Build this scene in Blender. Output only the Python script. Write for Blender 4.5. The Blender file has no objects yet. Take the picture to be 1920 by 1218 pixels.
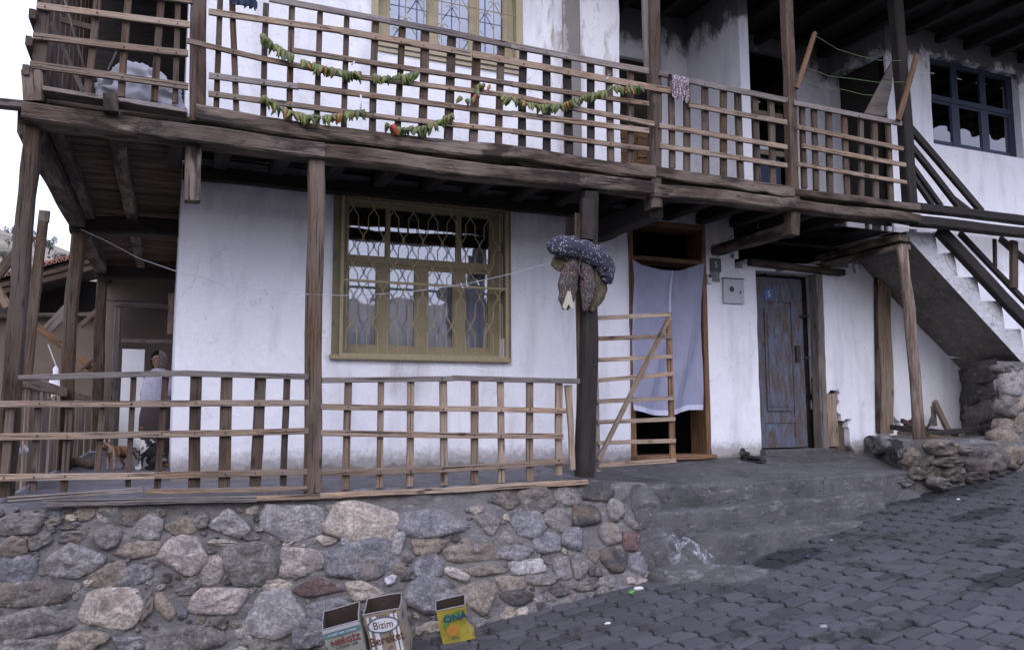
import bpy, bmesh, math, random
from mathutils import Vector, Matrix, Euler, noise
random.seed(7)
R = math.radians
SC = bpy.context.scene
COL = SC.collection

# ------------------------------------------------------------------ camera, light, exposure
CAM_YAW, CAM_PITCH, CAM_ROLL, FPX = R(23.1), R(5.9), R(-0.2), 1510.0
EYE = Vector((0, 0, 0.60))
_f = Vector((math.sin(CAM_YAW)*math.cos(CAM_PITCH), math.cos(CAM_YAW)*math.cos(CAM_PITCH), math.sin(CAM_PITCH)))
_r = Vector((math.cos(CAM_YAW), -math.sin(CAM_YAW), 0)); _u = _r.cross(_f)
_c, _s = math.cos(CAM_ROLL), math.sin(CAM_ROLL)
_r, _u = _c*_r+_s*_u, -_s*_r+_c*_u
cd = bpy.data.cameras.new('camera'); cam = bpy.data.objects.new('camera', cd); COL.objects.link(cam)
cd.sensor_width = 36; cd.lens = 36*FPX/1920; cd.clip_start = 0.05; cd.clip_end = 2000
cam.matrix_world = Matrix(((_r.x, _u.x, -_f.x, EYE.x), (_r.y, _u.y, -_f.y, EYE.y), (_r.z, _u.z, -_f.z, EYE.z), (0, 0, 0, 1)))
SC.camera = cam
SUN_EL, SUN_AZ = R(38), R(205)        # weak sun veiled by cloud, behind the viewer's left shoulder
w = bpy.data.worlds.new('World'); SC.world = w; w.use_nodes = True
nt = w.node_tree; nt.nodes.clear()
sky = nt.nodes.new('ShaderNodeTexSky'); sky.sky_type = 'NISHITA'; sky.sun_disc = False
sky.sun_elevation = SUN_EL; sky.sun_rotation = SUN_AZ; sky.dust_density = 3.0; sky.air_density = 1.0; sky.ozone_density = 1.6
hs = nt.nodes.new('ShaderNodeHueSaturation'); hs.inputs['Saturation'].default_value = 0.55
bg = nt.nodes.new('ShaderNodeBackground'); bg.inputs['Strength'].default_value = 0.15
wo = nt.nodes.new('ShaderNodeOutputWorld')
# thin bright cloud veil: paler low down, brightest overhead, lilac blue cast
_tc = nt.nodes.new('ShaderNodeTexCoord'); _sp = nt.nodes.new('ShaderNodeSeparateXYZ'); _rp = nt.nodes.new('ShaderNodeValToRGB')
_rp.color_ramp.elements[0].position = 0.0; _rp.color_ramp.elements[0].color = (.45, .475, .66, 1)
_rp.color_ramp.elements[1].position = 1.0; _rp.color_ramp.elements[1].color = (.76, .81, 1.22, 1)
_vs = nt.nodes.new('ShaderNodeVectorMath'); _vs.operation = 'SCALE'; _vs.inputs['Scale'].default_value = 17.0
_mx = nt.nodes.new('ShaderNodeMix'); _mx.data_type = 'RGBA'; _mx.inputs[0].default_value = 0.62
nt.links.new(_tc.outputs['Generated'], _sp.inputs[0]); nt.links.new(_sp.outputs[2], _rp.inputs[0]); nt.links.new(_rp.outputs[0], _vs.inputs[0])
nt.links.new(sky.outputs[0], hs.inputs['Color']); nt.links.new(hs.outputs[0], _mx.inputs[6]); nt.links.new(_vs.outputs[0], _mx.inputs[7])
nt.links.new(_mx.outputs[2], bg.inputs[0]); nt.links.new(bg.outputs[0], wo.inputs[0])
ld = bpy.data.lights.new('sun', 'SUN'); ld.energy = 0.5; ld.angle = R(35); ld.color = (1, .96, .9)
sun = bpy.data.objects.new('sun', ld); COL.objects.link(sun)
_sd = Vector((math.sin(SUN_AZ)*math.cos(SUN_EL), math.cos(SUN_AZ)*math.cos(SUN_EL), math.sin(SUN_EL)))
sun.rotation_euler = _sd.to_track_quat('Z', 'Y').to_euler()
SC.view_settings.view_transform = 'Standard'; SC.view_settings.look = 'None'
SC.view_settings.exposure = 0.42; SC.view_settings.gamma = 1.0
SC.render.engine = 'CYCLES'

# ------------------------------------------------------------------ helpers
def ray(x, y): return _f + _r*((x-960)/FPX) - _u*((y-609)/FPX)
def at(x, y, Y=None, X=None, Z=None):
    d = ray(x, y)
    t = (X-EYE.x)/d.x if X is not None else (Y-EYE.y)/d.y if Y is not None else (Z-EYE.z)/d.z
    return EYE + d*t
def depth(p): return (p-EYE).dot(_f)
def pix(p):
    v = p-EYE; z = v.dot(_f)
    return (960+FPX*v.dot(_r)/z, 609-FPX*v.dot(_u)/z) if z > .1 else (-9999, -9999)
def street_z(X, Y=0):
    x = max(-3.0, min(14.0, X)); return -1.26 + 0.14*x
def at_street(x, y):
    d = ray(x, y); t = (-1.26-EYE.z)/(d.z-.14*d.x); return EYE+d*t
W = {}
def reg(o, mw, parent=None):
    COL.objects.link(o); W[o] = mw
    if parent is not None:
        o.parent = parent; o.matrix_basis = W[parent].inverted() @ mw
    else: o.matrix_basis = mw
    return o
def tag(o, label=None, cat=None, group=None, kind=None):
    if label: o['label'] = label
    if cat: o['category'] = cat
    if group: o['group'] = group
    if kind: o['kind'] = kind
    return o
def thing(name, label, cat, loc=(0, 0, 0), group=None):
    o = bpy.data.objects.new(name, None); o.empty_display_size = .1
    reg(o, Matrix.Translation(Vector(loc))); return tag(o, label, cat, group)
def mesh(name, vs, fs, mat, parent=None, mw=None, smooth=False, mats=None, mi=None):
    me = bpy.data.meshes.new(name); me.from_pydata([tuple(v) for v in vs], [], fs); me.update()
    for m in ([mat] if mats is None else mats): me.materials.append(m)
    if smooth: me.polygons.foreach_set('use_smooth', [True]*len(fs))
    if mi: me.polygons.foreach_set('material_index', mi)
    bm = bmesh.new(); bm.from_mesh(me); bmesh.ops.recalc_face_normals(bm, faces=bm.faces); bm.to_mesh(me); bm.free()
    o = bpy.data.objects.new(name, me); return reg(o, mw or Matrix.Identity(4), parent)
def inst(name, me, mw, parent=None, color=None):
    o = bpy.data.objects.new(name, me); reg(o, mw, parent)
    if color: o.color = (*color, 1)
    return o
class MB:
    def __init__(s): s.v = []; s.f = []
    def box(s, a, b):
        n = len(s.v); x0, y0, z0 = a; x1, y1, z1 = b
        s.v += [(x0,y0,z0),(x1,y0,z0),(x1,y1,z0),(x0,y1,z0),(x0,y0,z1),(x1,y0,z1),(x1,y1,z1),(x0,y1,z1)]
        s.f += [(n,n+3,n+2,n+1),(n+4,n+5,n+6,n+7),(n,n+1,n+5,n+4),(n+1,n+2,n+6,n+5),(n+2,n+3,n+7,n+6),(n+3,n,n+4,n+7)]; return s
    def tube(s, pts, r, n=6, cap=True):
        pts = [Vector(p) for p in pts]; base = len(s.v)
        for i, p in enumerate(pts):
            d = (pts[min(i+1, len(pts)-1)]-pts[max(i-1, 0)]).normalized()
            a = d.cross(Vector((0, 0, 1)) if abs(d.z) < .9 else Vector((1, 0, 0))).normalized(); b = d.cross(a)
            rr = r[i] if isinstance(r, (list, tuple)) else r
            for k in range(n):
                t = 2*math.pi*k/n; s.v.append(tuple(p+a*(rr*math.cos(t))+b*(rr*math.sin(t))))
        for i in range(len(pts)-1):
            for k in range(n):
                s.f.append((base+i*n+k, base+i*n+(k+1) % n, base+(i+1)*n+(k+1) % n, base+(i+1)*n+k))
        if cap: s.f += [tuple(base+k for k in range(n)), tuple(base+(len(pts)-1)*n+k for k in range(n))]
        return s
    def poly(s, vs):
        n = len(s.v); s.v += [tuple(v) for v in vs]; s.f.append(tuple(range(n, n+len(vs)))); return s
    def build(s, name, mat, parent=None, mw=None, smooth=False): return mesh(name, s.v, s.f, mat, parent, mw, smooth)

def beam(name, A, B, w, t, mat, parent=None, ty=None, rough=1.0, bend=0, taper=0, seg=None, color=None, bevel=.12, wob=0):
    """a sawn or hewn timber from A to B: w across the face, t deep, slightly uneven"""
    A, B = Vector(A), Vector(B); L = (B-A).length; x = (B-A)/L
    ty = Vector(ty) if ty is not None else (Vector((0, 1, 0)) if abs(x.y) < .8 else Vector((1, 0, 0)))
    ty = (ty-x*ty.dot(x)).normalized(); tz = x.cross(ty)
    mw = Matrix(((x.x, ty.x, tz.x, A.x), (x.y, ty.y, tz.y, A.y), (x.z, ty.z, tz.z, A.z), (0, 0, 0, 1)))
    n = seg or max(4, min(26, int(L/.16))); b = min(w, t)*bevel; sd = random.uniform(0, 500)
    vs = []; fs = []
    prof = [(-t/2+b, -w/2), (t/2-b, -w/2), (t/2, -w/2+b), (t/2, w/2-b), (t/2-b, w/2), (-t/2+b, w/2), (-t/2, w/2-b), (-t/2, -w/2+b)]
    for i in range(n+1):
        u = i/n; cx = L*u
        ny = noise.noise((cx*1.3, sd, 0))*t*.10*rough
        nz = noise.noise((cx*1.1, sd, 7))*w*.10*rough + bend*math.sin(math.pi*u) + wob*noise.noise((cx*1.0, sd, 3))
        sc = 1-taper*u + .05*rough*noise.noise((cx*3, sd, 20))
        for k, (py, pz) in enumerate(prof):
            e = (noise.noise((cx*6, sd+k*9, 1)))*min(w, t)*.05*rough
            vs.append((cx+(random.uniform(-.003, .003) if i in (0, n) else 0), py*sc+ny+e, pz*sc+nz+e))
    for i in range(n):
        for k in range(8):
            fs.append((i*8+k, i*8+(k+1) % 8, (i+1)*8+(k+1) % 8, (i+1)*8+k))
    fs += [tuple(range(8)), tuple(n*8+k for k in range(8))]
    o = mesh(name, vs, fs, mat, parent, mw)
    if color: o.color = (*color, 1)
    return o
def bar(name, x0, y0, x1, y1, Y, wpx, t, mat, parent=None, **k):
    """timber lying in the vertical plane at distance Y between two sighted points; wpx its sighted width"""
    A, B = at(x0, y0, Y=Y), at(x1, y1, Y=Y); d = (B-A).normalized()
    n2 = Vector((-(y1-y0), x1-x0)).normalized()*wpx/2; mx, my = (x0+x1)/2, (y0+y1)/2
    e = at(mx+n2.x, my+n2.y, Y=Y)-at(mx-n2.x, my-n2.y, Y=Y); wd = (e-d*e.dot(d)).length
    return beam(name, A, B, wd, t, mat, parent, **k)

# ---- materials
def nodes(name):
    m = bpy.data.materials.new(name); m.use_nodes = True; n = m.node_tree; b = n.nodes['Principled BSDF']; return m, n, b
def N(nt, t, **k):
    n = nt.nodes.new(t)
    for a, v in k.items():
        if a in n.inputs: n.inputs[a].default_value = v
        else: setattr(n, a, v)
    return n
def L(nt, a, b): nt.links.new(a, b)
def ramp(nt, fac, stops, interp='LINEAR'):
    r = nt.nodes.new('ShaderNodeValToRGB'); r.color_ramp.interpolation = interp
    e = r.color_ramp.elements
    while len(e) < len(stops): e.new(.5)
    for i, (p, c) in enumerate(stops):
        e[i].position = p; e[i].color = (*c, 1) if not isinstance(c, (int, float)) else (c, c, c, 1)
    L(nt, fac, r.inputs[0]); return r.outputs[0]
def mix(nt, fac, a, b, mode='MIX'):
    m = nt.nodes.new('ShaderNodeMix'); m.data_type = 'RGBA'; m.blend_type = mode
    for s, v in ((0, fac), (6, a), (7, b)):
        if hasattr(v, 'links'): L(nt, v, m.inputs[s])
        elif isinstance(v, (int, float)): m.inputs[s].default_value = v
        else: m.inputs[s].default_value = (*v, 1)
    return m.outputs[2]
def noise_(nt, vec, scale, detail=4, rough=.55, dist=0):
    n = N(nt, 'ShaderNodeTexNoise'); n.inputs['Scale'].default_value = scale; n.inputs['Detail'].default_value = detail
    n.inputs['Roughness'].default_value = rough; n.inputs['Distortion'].default_value = dist
    if vec is not None: L(nt, vec, n.inputs['Vector'])
    return n.outputs['Fac']
def mapv(nt, vec, scale=(1, 1, 1), loc=(0, 0, 0)):
    m = nt.nodes.new('ShaderNodeMapping'); m.inputs['Scale'].default_value = scale; m.inputs['Location'].default_value = loc
    L(nt, vec, m.inputs['Vector']); return m.outputs[0]
def bump(nt, b, h, strength=.3, dist=.01):
    n = nt.nodes.new('ShaderNodeBump'); n.inputs['Strength'].default_value = strength; n.inputs['Distance'].default_value = dist
    L(nt, h, n.inputs['Height']); L(nt, n.outputs[0], b.inputs['Normal'])
def math_(nt, op, a, b=None):
    n = nt.nodes.new('ShaderNodeMath'); n.operation = op
    for i, v in enumerate((a, b)):
        if v is None: continue
        if hasattr(v, 'links'): L(nt, v, n.inputs[i])
        else: n.inputs[i].default_value = v
    return n.outputs[0]
def objvec(nt, rnd=True):
    tc = nt.nodes.new('ShaderNodeTexCoord')
    if not rnd: return tc.outputs['Object']
    oi = nt.nodes.new('ShaderNodeObjectInfo')
    s = N(nt, 'ShaderNodeVectorMath', operation='SCALE'); s.inputs[0].default_value = (13, 27, 41); L(nt, oi.outputs['Random'], s.inputs['Scale'])
    a = N(nt, 'ShaderNodeVectorMath', operation='ADD'); L(nt, tc.outputs['Object'], a.inputs[0]); L(nt, s.outputs[0], a.inputs[1])
    return a.outputs[0]
def wood(name, dark, mid, grey, greyamt=.5, rough=.85, stain=.6, lo=.53):
    m, n, b = nodes(name); v = objvec(n)
    g = noise_(n, mapv(n, v, (1.6, 34, 34)), 2.4, 7, .72, .5)
    col = ramp(n, g, [(.34, dark), (.50, mid), (.64, tuple(min(1, c*1.6) for c in mid))])
    big = noise_(n, mapv(n, v, (.9, 3, 3)), 1.6, 4)
    gm = ramp(n, big, [(.5-.25*greyamt-.02, 0.0), (.78-.3*greyamt, 1.0)])
    fine = noise_(n, mapv(n, v, (3, 60, 60)), 3, 5)
    col = mix(n, gm, col, mix(n, fine, tuple(c*.6 for c in grey), tuple(min(1, c*1.25) for c in grey)))
    st = noise_(n, mapv(n, v, (1.5, 5, 5), (5, 5, 5)), 1.3, 5, .6, .6)
    col = mix(n, ramp(n, st, [(lo, 0.0), (lo+.12, stain)]), col, tuple(c*.28 for c in mid))
    cr = noise_(n, mapv(n, v, (.8, 55, 55), (2, 3, 4)), 1.6, 3, .6, .2)
    crk = ramp(n, cr, [(.34, 1.0), (.40, 0.0)])
    col = mix(n, math_(n, 'MULTIPLY', crk, .85), col, (.012, .008, .006))
    kv = N(n, 'ShaderNodeTexVoronoi'); kv.inputs['Scale'].default_value = 1.0; L(n, mapv(n, v, (3.0, 9, 9)), kv.inputs[0])
    col = mix(n, ramp(n, kv.outputs['Distance'], [(.07, .85), (.16, 0.0)]), col, (.02, .011, .007))
    oi = n.nodes.new('ShaderNodeObjectInfo')
    br = N(n, 'ShaderNodeMapRange'); br.inputs['To Min'].default_value = .65; br.inputs['To Max'].default_value = 1.18; L(n, oi.outputs['Random'], br.inputs[0])
    vm = N(n, 'ShaderNodeVectorMath', operation='SCALE'); L(n, col, vm.inputs[0]); L(n, br.outputs[0], vm.inputs['Scale'])
    L(n, vm.outputs[0], b.inputs['Base Color']); b.inputs['Roughness'].default_value = rough
    h = math_(n, 'SUBTRACT', math_(n, 'ADD', g, fine), math_(n, 'MULTIPLY', crk, 1.2))
    bump(n, b, h, 1.0, .010); return m
M = {}
M['wood'] = wood('weathered_brown_wood', (.016, .008, .004), (.088, .049, .025), (.15, .115, .088), .42)
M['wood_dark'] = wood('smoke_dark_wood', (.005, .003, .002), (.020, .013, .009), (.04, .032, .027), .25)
M['wood_beam'] = wood('old_beam_wood', (.010, .005, .003), (.064, .036, .019), (.22, .172, .135), .5, stain=.93, lo=.46)
M['wood_light'] = wood('sun_bleached_wood', (.09, .050, .028), (.31, .205, .13), (.36, .28, .21), .5, stain=.4)
M['wood_grey'] = wood('silver_grey_wood', (.06, .042, .03), (.17, .13, .105), (.27, .23, .205), .9, stain=.4)
M['plank_pale'] = wood('brightened_plank', (.16, .085, .045), (.40, .26, .16), (.40, .34, .29), .5, stain=.3)  # colour brightened to make up for daylight missing on the veranda planks
M['wood_orange'] = wood('orange_brown_plank', (.07, .035, .016), (.22, .118, .055), (.2, .15, .11), .1, stain=.4)
M['wood_slat'] = wood('brown_slat_wood', (.020, .010, .005), (.095, .052, .027), (.13, .10, .075), .35)
def plain(name, col, rough=.7, metal=0, var=.25, scale=12, bmp=.1, bscale=60, rust=None):
    m, n, b = nodes(name); v = objvec(n, False)
    k = noise_(n, v, scale, 5)
    c = mix(n, k, tuple(x*(1-var) for x in col), tuple(min(1, x*(1+var)) for x in col))
    if rust:
        r2 = noise_(n, v, rust[1], 6, .7); c = mix(n, ramp(n, r2, [(rust[2], 0.0), (rust[2]+.08, 1.0)]), c, rust[0])
    L(n, c, b.inputs['Base Color']); b.inputs['Roughness'].default_value = rough; b.inputs['Metallic'].default_value = metal
    bump(n, b, noise_(n, v, bscale, 4), bmp, .01); return m
def plaster(name, kind='lower'):
    m, n, b = nodes(name); tc = n.nodes.new('ShaderNodeTexCoord'); v = tc.outputs['Object']
    sep = N(n, 'ShaderNodeSeparateXYZ'); L(n, v, sep.inputs[0]); X, Z = sep.outputs[0], sep.outputs[2]
    base = mix(n, noise_(n, v, 1.1, 5, .6), (.72, .72, .76), (.88, .87, .90))
    base = mix(n, ramp(n, noise_(n, mapv(n, v, (2.5, 2.5, .5)), 1.6, 5, .6), [(.50, 0.0), (.72, .5)]), base, (.46, .44, .46))
    base = mix(n, ramp(n, noise_(n, mapv(n, v, (1, 1, 1), (3, 9, 2)), 3.2, 7, .75), [(.60, 0.0), (.68, .35)]), base, (.42, .38, .35))
    vo = N(n, 'ShaderNodeTexVoronoi', feature='DISTANCE_TO_EDGE'); vo.inputs['Scale'].default_value = 1.1; wv = noise_(n, v, 3, 5); cb = N(n, 'ShaderNodeCombineXYZ'); L(n, wv, cb.inputs[0]); L(n, wv, cb.inputs[2]); va = N(n, 'ShaderNodeVectorMath', operation='ADD'); L(n, v, va.inputs[0]); L(n, cb.outputs[0], va.inputs[1]); L(n, va.outputs[0], vo.inputs[0])
    base = mix(n, math_(n, 'MULTIPLY', ramp(n, vo.outputs[0], [(0.0, .4), (.003, 0.0)]), ramp(n, noise_(n, v, 1.3, 3), [(.5, 0.0), (.6, 1.0)])), base, (.12, .10, .09))
    # flecks and small pits
    fl = noise_(n, v, 38, 2, .5); base = mix(n, ramp(n, fl, [(.755, 0.0), (.78, .8)]), base, (.12, .10, .09))
    # ragged bare patches low down: grey cement skirt
    lo = math_(n, 'ADD', Z, math_(n, 'MULTIPLY', math_(n, 'SUBTRACT', noise_(n, v, 5, 6, .65), .5), -.35))
    base = mix(n, ramp(n, lo, [(.07, 1.0), (.10, 0.0)]), base, mix(n, noise_(n, v, 20, 5), (.17, .16, .165), (.30, .29, .30)))
    # balcony shade painted below the joists, then smoke stain along the upper wall top
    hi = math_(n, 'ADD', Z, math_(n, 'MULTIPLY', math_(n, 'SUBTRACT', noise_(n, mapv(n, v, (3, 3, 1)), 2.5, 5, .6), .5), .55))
    shade_tone = math_(n, 'MULTIPLY', ramp(n, hi, [(2.35, 0.0), (2.62, 1.0)] if False else [(.0, 0.0), (1.0, 1.0)]), 1.0)
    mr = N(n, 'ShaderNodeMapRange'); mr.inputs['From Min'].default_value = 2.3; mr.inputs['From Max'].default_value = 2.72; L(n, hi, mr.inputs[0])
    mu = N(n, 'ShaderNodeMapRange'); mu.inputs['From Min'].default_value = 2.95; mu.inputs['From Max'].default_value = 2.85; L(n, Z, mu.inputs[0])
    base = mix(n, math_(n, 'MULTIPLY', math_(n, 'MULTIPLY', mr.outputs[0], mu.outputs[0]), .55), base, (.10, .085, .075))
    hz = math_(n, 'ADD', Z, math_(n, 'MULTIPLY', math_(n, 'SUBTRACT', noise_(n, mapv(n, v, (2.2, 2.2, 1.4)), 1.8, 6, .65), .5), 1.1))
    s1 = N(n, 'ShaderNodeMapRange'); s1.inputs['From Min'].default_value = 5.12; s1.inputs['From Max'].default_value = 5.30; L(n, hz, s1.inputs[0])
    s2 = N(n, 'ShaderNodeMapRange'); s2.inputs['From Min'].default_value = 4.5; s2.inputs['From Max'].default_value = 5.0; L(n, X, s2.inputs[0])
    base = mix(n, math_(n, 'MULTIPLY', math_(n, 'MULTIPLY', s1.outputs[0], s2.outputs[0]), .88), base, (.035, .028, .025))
    # brown rain stains on the upper pilaster
    def box(c, lo_, hi_, soft):
        a = N(n, 'ShaderNodeMapRange'); a.inputs['From Min'].default_value = lo_-soft; a.inputs['From Max'].default_value = lo_; L(n, c, a.inputs[0])
        d = N(n, 'ShaderNodeMapRange'); d.inputs['From Min'].default_value = hi_+soft; d.inputs['From Max'].default_value = hi_; L(n, c, d.inputs[0])
        return math_(n, 'MULTIPLY', a.outputs[0], d.outputs[0])
    wz = noise_(n, mapv(n, v, (4.5, 4.5, 1.1)), 1.5, 6, .62, .8)
    st = math_(n, 'MULTIPLY', math_(n, 'MULTIPLY', box(X, 3.55, 4.3, .25), box(Z, 4.35, 6, .5)), ramp(n, wz, [(.50, 0.0), (.66, .85)]))
    base = mix(n, st, base, (.26, .18, .12))
    st2 = math_(n, 'MULTIPLY', math_(n, 'MULTIPLY', box(X, 3.68, 3.86, .08), box(Z, 3.3, 6, .5)), ramp(n, wz, [(.38, 0.0), (.6, .6)]))
    base = mix(n, st2, base, (.30, .27, .26))
    sm = math_(n, 'MULTIPLY', math_(n, 'MULTIPLY', box(X, 1.9, 2.15, .15), box(Z, .8, 1.05, .15)), ramp(n, wz, [(.38, 0.0), (.6, .45)]))
    base = mix(n, sm, base, (.35, .31, .28))
    spl = math_(n, 'ADD', Z, math_(n, 'MULTIPLY', noise_(n, v, 22, 6, .75), -.26)); base = mix(n, ramp(n, spl, [(-.15, .0), (.0, 0.0)]) if False else math_(n, 'MULTIPLY', ramp(n, spl, [(.0, .75), (.12, 0.0)]), 1.0), base, (.22, .19, .175))
    L(n, base, b.inputs['Base Color']); b.inputs['Roughness'].default_value = .92
    h = math_(n, 'ADD', noise_(n, v, 9, 6, .6), math_(n, 'MULTIPLY', noise_(n, v, 90, 3), .25)); bump(n, b, h, .55, .03); return m
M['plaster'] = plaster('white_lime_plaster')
M['shade_tone'] = plain('shade_dark_rafter_wood', (.010, .008, .007), .95, 0, .4, 8, .4, 30)  # near black wood carries the shadow beneath the eaves in its colour
M['mud'] = plain('brown_mud_plaster', (.16, .125, .10), .95, 0, .3, 3, .5, 14)
M['mudgap'] = plain('exposed_earth_core', (.10, .08, .065), .95, 0, .4, 12, .7, 25)
def stone_mat(name):
    m, n, b = nodes(name); v = objvec(n); oi = n.nodes.new('ShaderNodeObjectInfo')
    c = mix(n, 1.0, oi.outputs['Color'], (1.22, 1.2, 1.16), 'MULTIPLY')
    a = noise_(n, v, 7, 6, .65, .5); f = noise_(n, v, 45, 5, .7)
    c1 = mix(n, ramp(n, a, [(.38, 0.0), (.62, 1.0)]), mix(n, 1.0, c, (.60, .58, .62), 'MULTIPLY'), mix(n, 1.0, c, (1.25, 1.22, 1.2), 'MULTIPLY'))
    c2 = mix(n, ramp(n, f, [(.40, .75), (.56, 0.0)]), c1, mix(n, 1.0, c, (.38, .36, .36), 'MULTIPLY'))
    g2 = noise_(n, mapv(n, v, (1, 1, 2.2), (3, 3, 3)), 19, 6, .75, .8); c2 = mix(n, ramp(n, g2, [(.56, 0.0), (.64, .7)]), c2, mix(n, 1.0, c, (1.7, 1.65, 1.6), 'MULTIPLY')); c2 = mix(n, ramp(n, g2, [(.30, .7), (.38, 0.0)]), c2, mix(n, 1.0, c, (.42, .38, .34), 'MULTIPLY'))
    rs = noise_(n, v, 3.5, 4, .6); c2 = mix(n, ramp(n, rs, [(.55, 0.0), (.72, .55)]), c2, (.20, .135, .09))
    wh = noise_(n, mapv(n, v, (1, 1, 1), (9, 3, 1)), 11, 6, .75); c2 = mix(n, ramp(n, wh, [(.58, 0.0), (.66, .55)]), c2, (.36, .34, .35))
    L(n, c2, b.inputs['Base Color']); b.inputs['Roughness'].default_value = .88
    vo = N(n, 'ShaderNodeTexVoronoi', feature='DISTANCE_TO_EDGE'); vo.inputs['Scale'].default_value = 7; L(n, mapv(n, v, (1, 1, 1.5)), vo.inputs[0])
    h = math_(n, 'ADD', math_(n, 'ADD', a, math_(n, 'MULTIPLY', f, .5)), math_(n, 'MULTIPLY', noise_(n, v, 18, 5, .7), .6))
    bump(n, b, h, .9, .03); return m
M['stone'] = stone_mat('field_stone')
def cement_mat(name, c0, c1, crack=.5, stains=.6, rough=.9):
    m, n, b = nodes(name); v = objvec(n, False)
    c = mix(n, noise_(n, v, 3, 7, .62), c0, c1)
    c = mix(n, ramp(n, noise_(n, mapv(n, v, (1, 1, 1), (4, 0, 0)), 1.7, 6, .65), [(.5, 0.0), (.66, stains)]), c, tuple(x*.35 for x in c0))
    f = noise_(n, v, 60, 4, .7); c = mix(n, ramp(n, f, [(.36, .4), (.5, 0.0)]), c, tuple(x*.4 for x in c0))
    c = mix(n, ramp(n, noise_(n, mapv(n, v, (1, 1, 3), (8, 2, 5)), 7, 8, .8), [(.54, 0.0), (.64, .55)]), c, tuple(min(1, x*1.9) for x in c1)); c = mix(n, ramp(n, noise_(n, mapv(n, v, (1, 1, 3), (1, 7, 5)), 6, 8, .8), [(.56, 0.0), (.64, .7)]), c, tuple(x*.3 for x in c0))
    sp = noise_(n, v, 42, 2, .4); c = mix(n, ramp(n, sp, [(.72, 0.0), (.76, .8)]), c, (.28, .28, .30))
    wv = noise_(n, v, 2.5, 4); va = N(n, 'ShaderNodeVectorMath', operation='ADD'); L(n, v, va.inputs[0])
    cb = N(n, 'ShaderNodeCombineXYZ'); L(n, wv, cb.inputs[0]); L(n, wv, cb.inputs[1]); L(n, wv, cb.inputs[2]); L(n, cb.outputs[0], va.inputs[1])
    vo = N(n, 'ShaderNodeTexVoronoi', feature='DISTANCE_TO_EDGE'); vo.inputs['Scale'].default_value = 1.7; L(n, va.outputs[0], vo.inputs[0])
    ck = ramp(n, vo.outputs[0], [(.0, crack), (.008, 0.0)]); c = mix(n, ck, c, (.015, .013, .012))
    L(n, c, b.inputs['Base Color']); b.inputs['Roughness'].default_value = rough
    h = math_(n, 'SUBTRACT', math_(n, 'ADD', noise_(n, v, 5, 6, .6), math_(n, 'MULTIPLY', f, .4)), ck); bump(n, b, h, .6, .02); return m
M['mortar'] = cement_mat('rough_grey_brown_mortar', (.085, .078, .074), (.18, .168, .16), .15, .55)
M['cement'] = cement_mat('worn_grey_cement', (.045, .043, .042), (.125, .12, .118), .6, .6)
M['dirt'] = plain('packed_dark_dirt', (.014, .0125, .009), .95, 0, .6, 9, .8, 40)
STAINS = [(at_street(1790, 920), .75), (at_street(1470, 1050), .42), (at_street(1890, 1085), .3), (at_street(1840, 965), .35), (at_street(1860, 1020), .22)]
def paver_mat():
    m, n, b = nodes('concrete_paver'); tc = n.nodes.new('ShaderNodeTexCoord'); oi = n.nodes.new('ShaderNodeObjectInfo'); v = objvec(n)
    geo = n.nodes.new('ShaderNodeNewGeometry'); wp = geo.outputs['Position']
    c = mix(n, noise_(n, v, 9, 6, .65), (.038, .036, .040), (.073, .070, .076))
    br = N(n, 'ShaderNodeMapRange'); br.inputs['To Min'].default_value = .68; br.inputs['To Max'].default_value = 1.3; L(n, oi.outputs['Random'], br.inputs[0])
    vm = N(n, 'ShaderNodeVectorMath', operation='SCALE'); L(n, c, vm.inputs[0]); L(n, br.outputs[0], vm.inputs['Scale']); c = vm.outputs[0]
    f = noise_(n, v, 70, 4, .7); c = mix(n, ramp(n, f, [(.34, .5), (.5, 0.0)]), c, (.05, .048, .05))
    d = noise_(n, wp, 3.2, 8, .78, .6); c = mix(n, ramp(n, d, [(.535, 0.0), (.60, .9)]), c, (.016, .014, .012))
    d2 = noise_(n, mapv(n, wp, (1, 1, 1), (7, 7, 0)), .8, 5, .6); c = mix(n, ramp(n, d2, [(.45, 0.0), (.7, .35)]), c, (.05, .043, .04))
    nz = noise_(n, wp, 4, 5, .65)
    for q, rad in STAINS:
        vd_ = N(n, 'ShaderNodeVectorMath', operation='DISTANCE'); mp = mapv(n, wp, (1, 2.2, 0)); L(n, mp, vd_.inputs[0]); vd_.inputs[1].default_value = (q.x, q.y*2.2, 0)
        dd = math_(n, 'ADD', vd_.outputs['Value'], math_(n, 'MULTIPLY', math_(n, 'SUBTRACT', nz, .5), rad*1.6))
        mr_ = N(n, 'ShaderNodeMapRange'); mr_.inputs['From Min'].default_value = rad; mr_.inputs['From Max'].default_value = rad*.75; L(n, dd, mr_.inputs[0])
        c = mix(n, math_(n, 'MULTIPLY', mr_.outputs[0], .88), c, (.010, .009, .010))
    L(n, c, b.inputs['Base Color']); b.inputs['Roughness'].default_value = .8
    bump(n, b, math_(n, 'ADD', noise_(n, v, 14, 5), math_(n, 'MULTIPLY', f, .5)), .5, .01); return m
M['paver'] = paver_mat()
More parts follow.
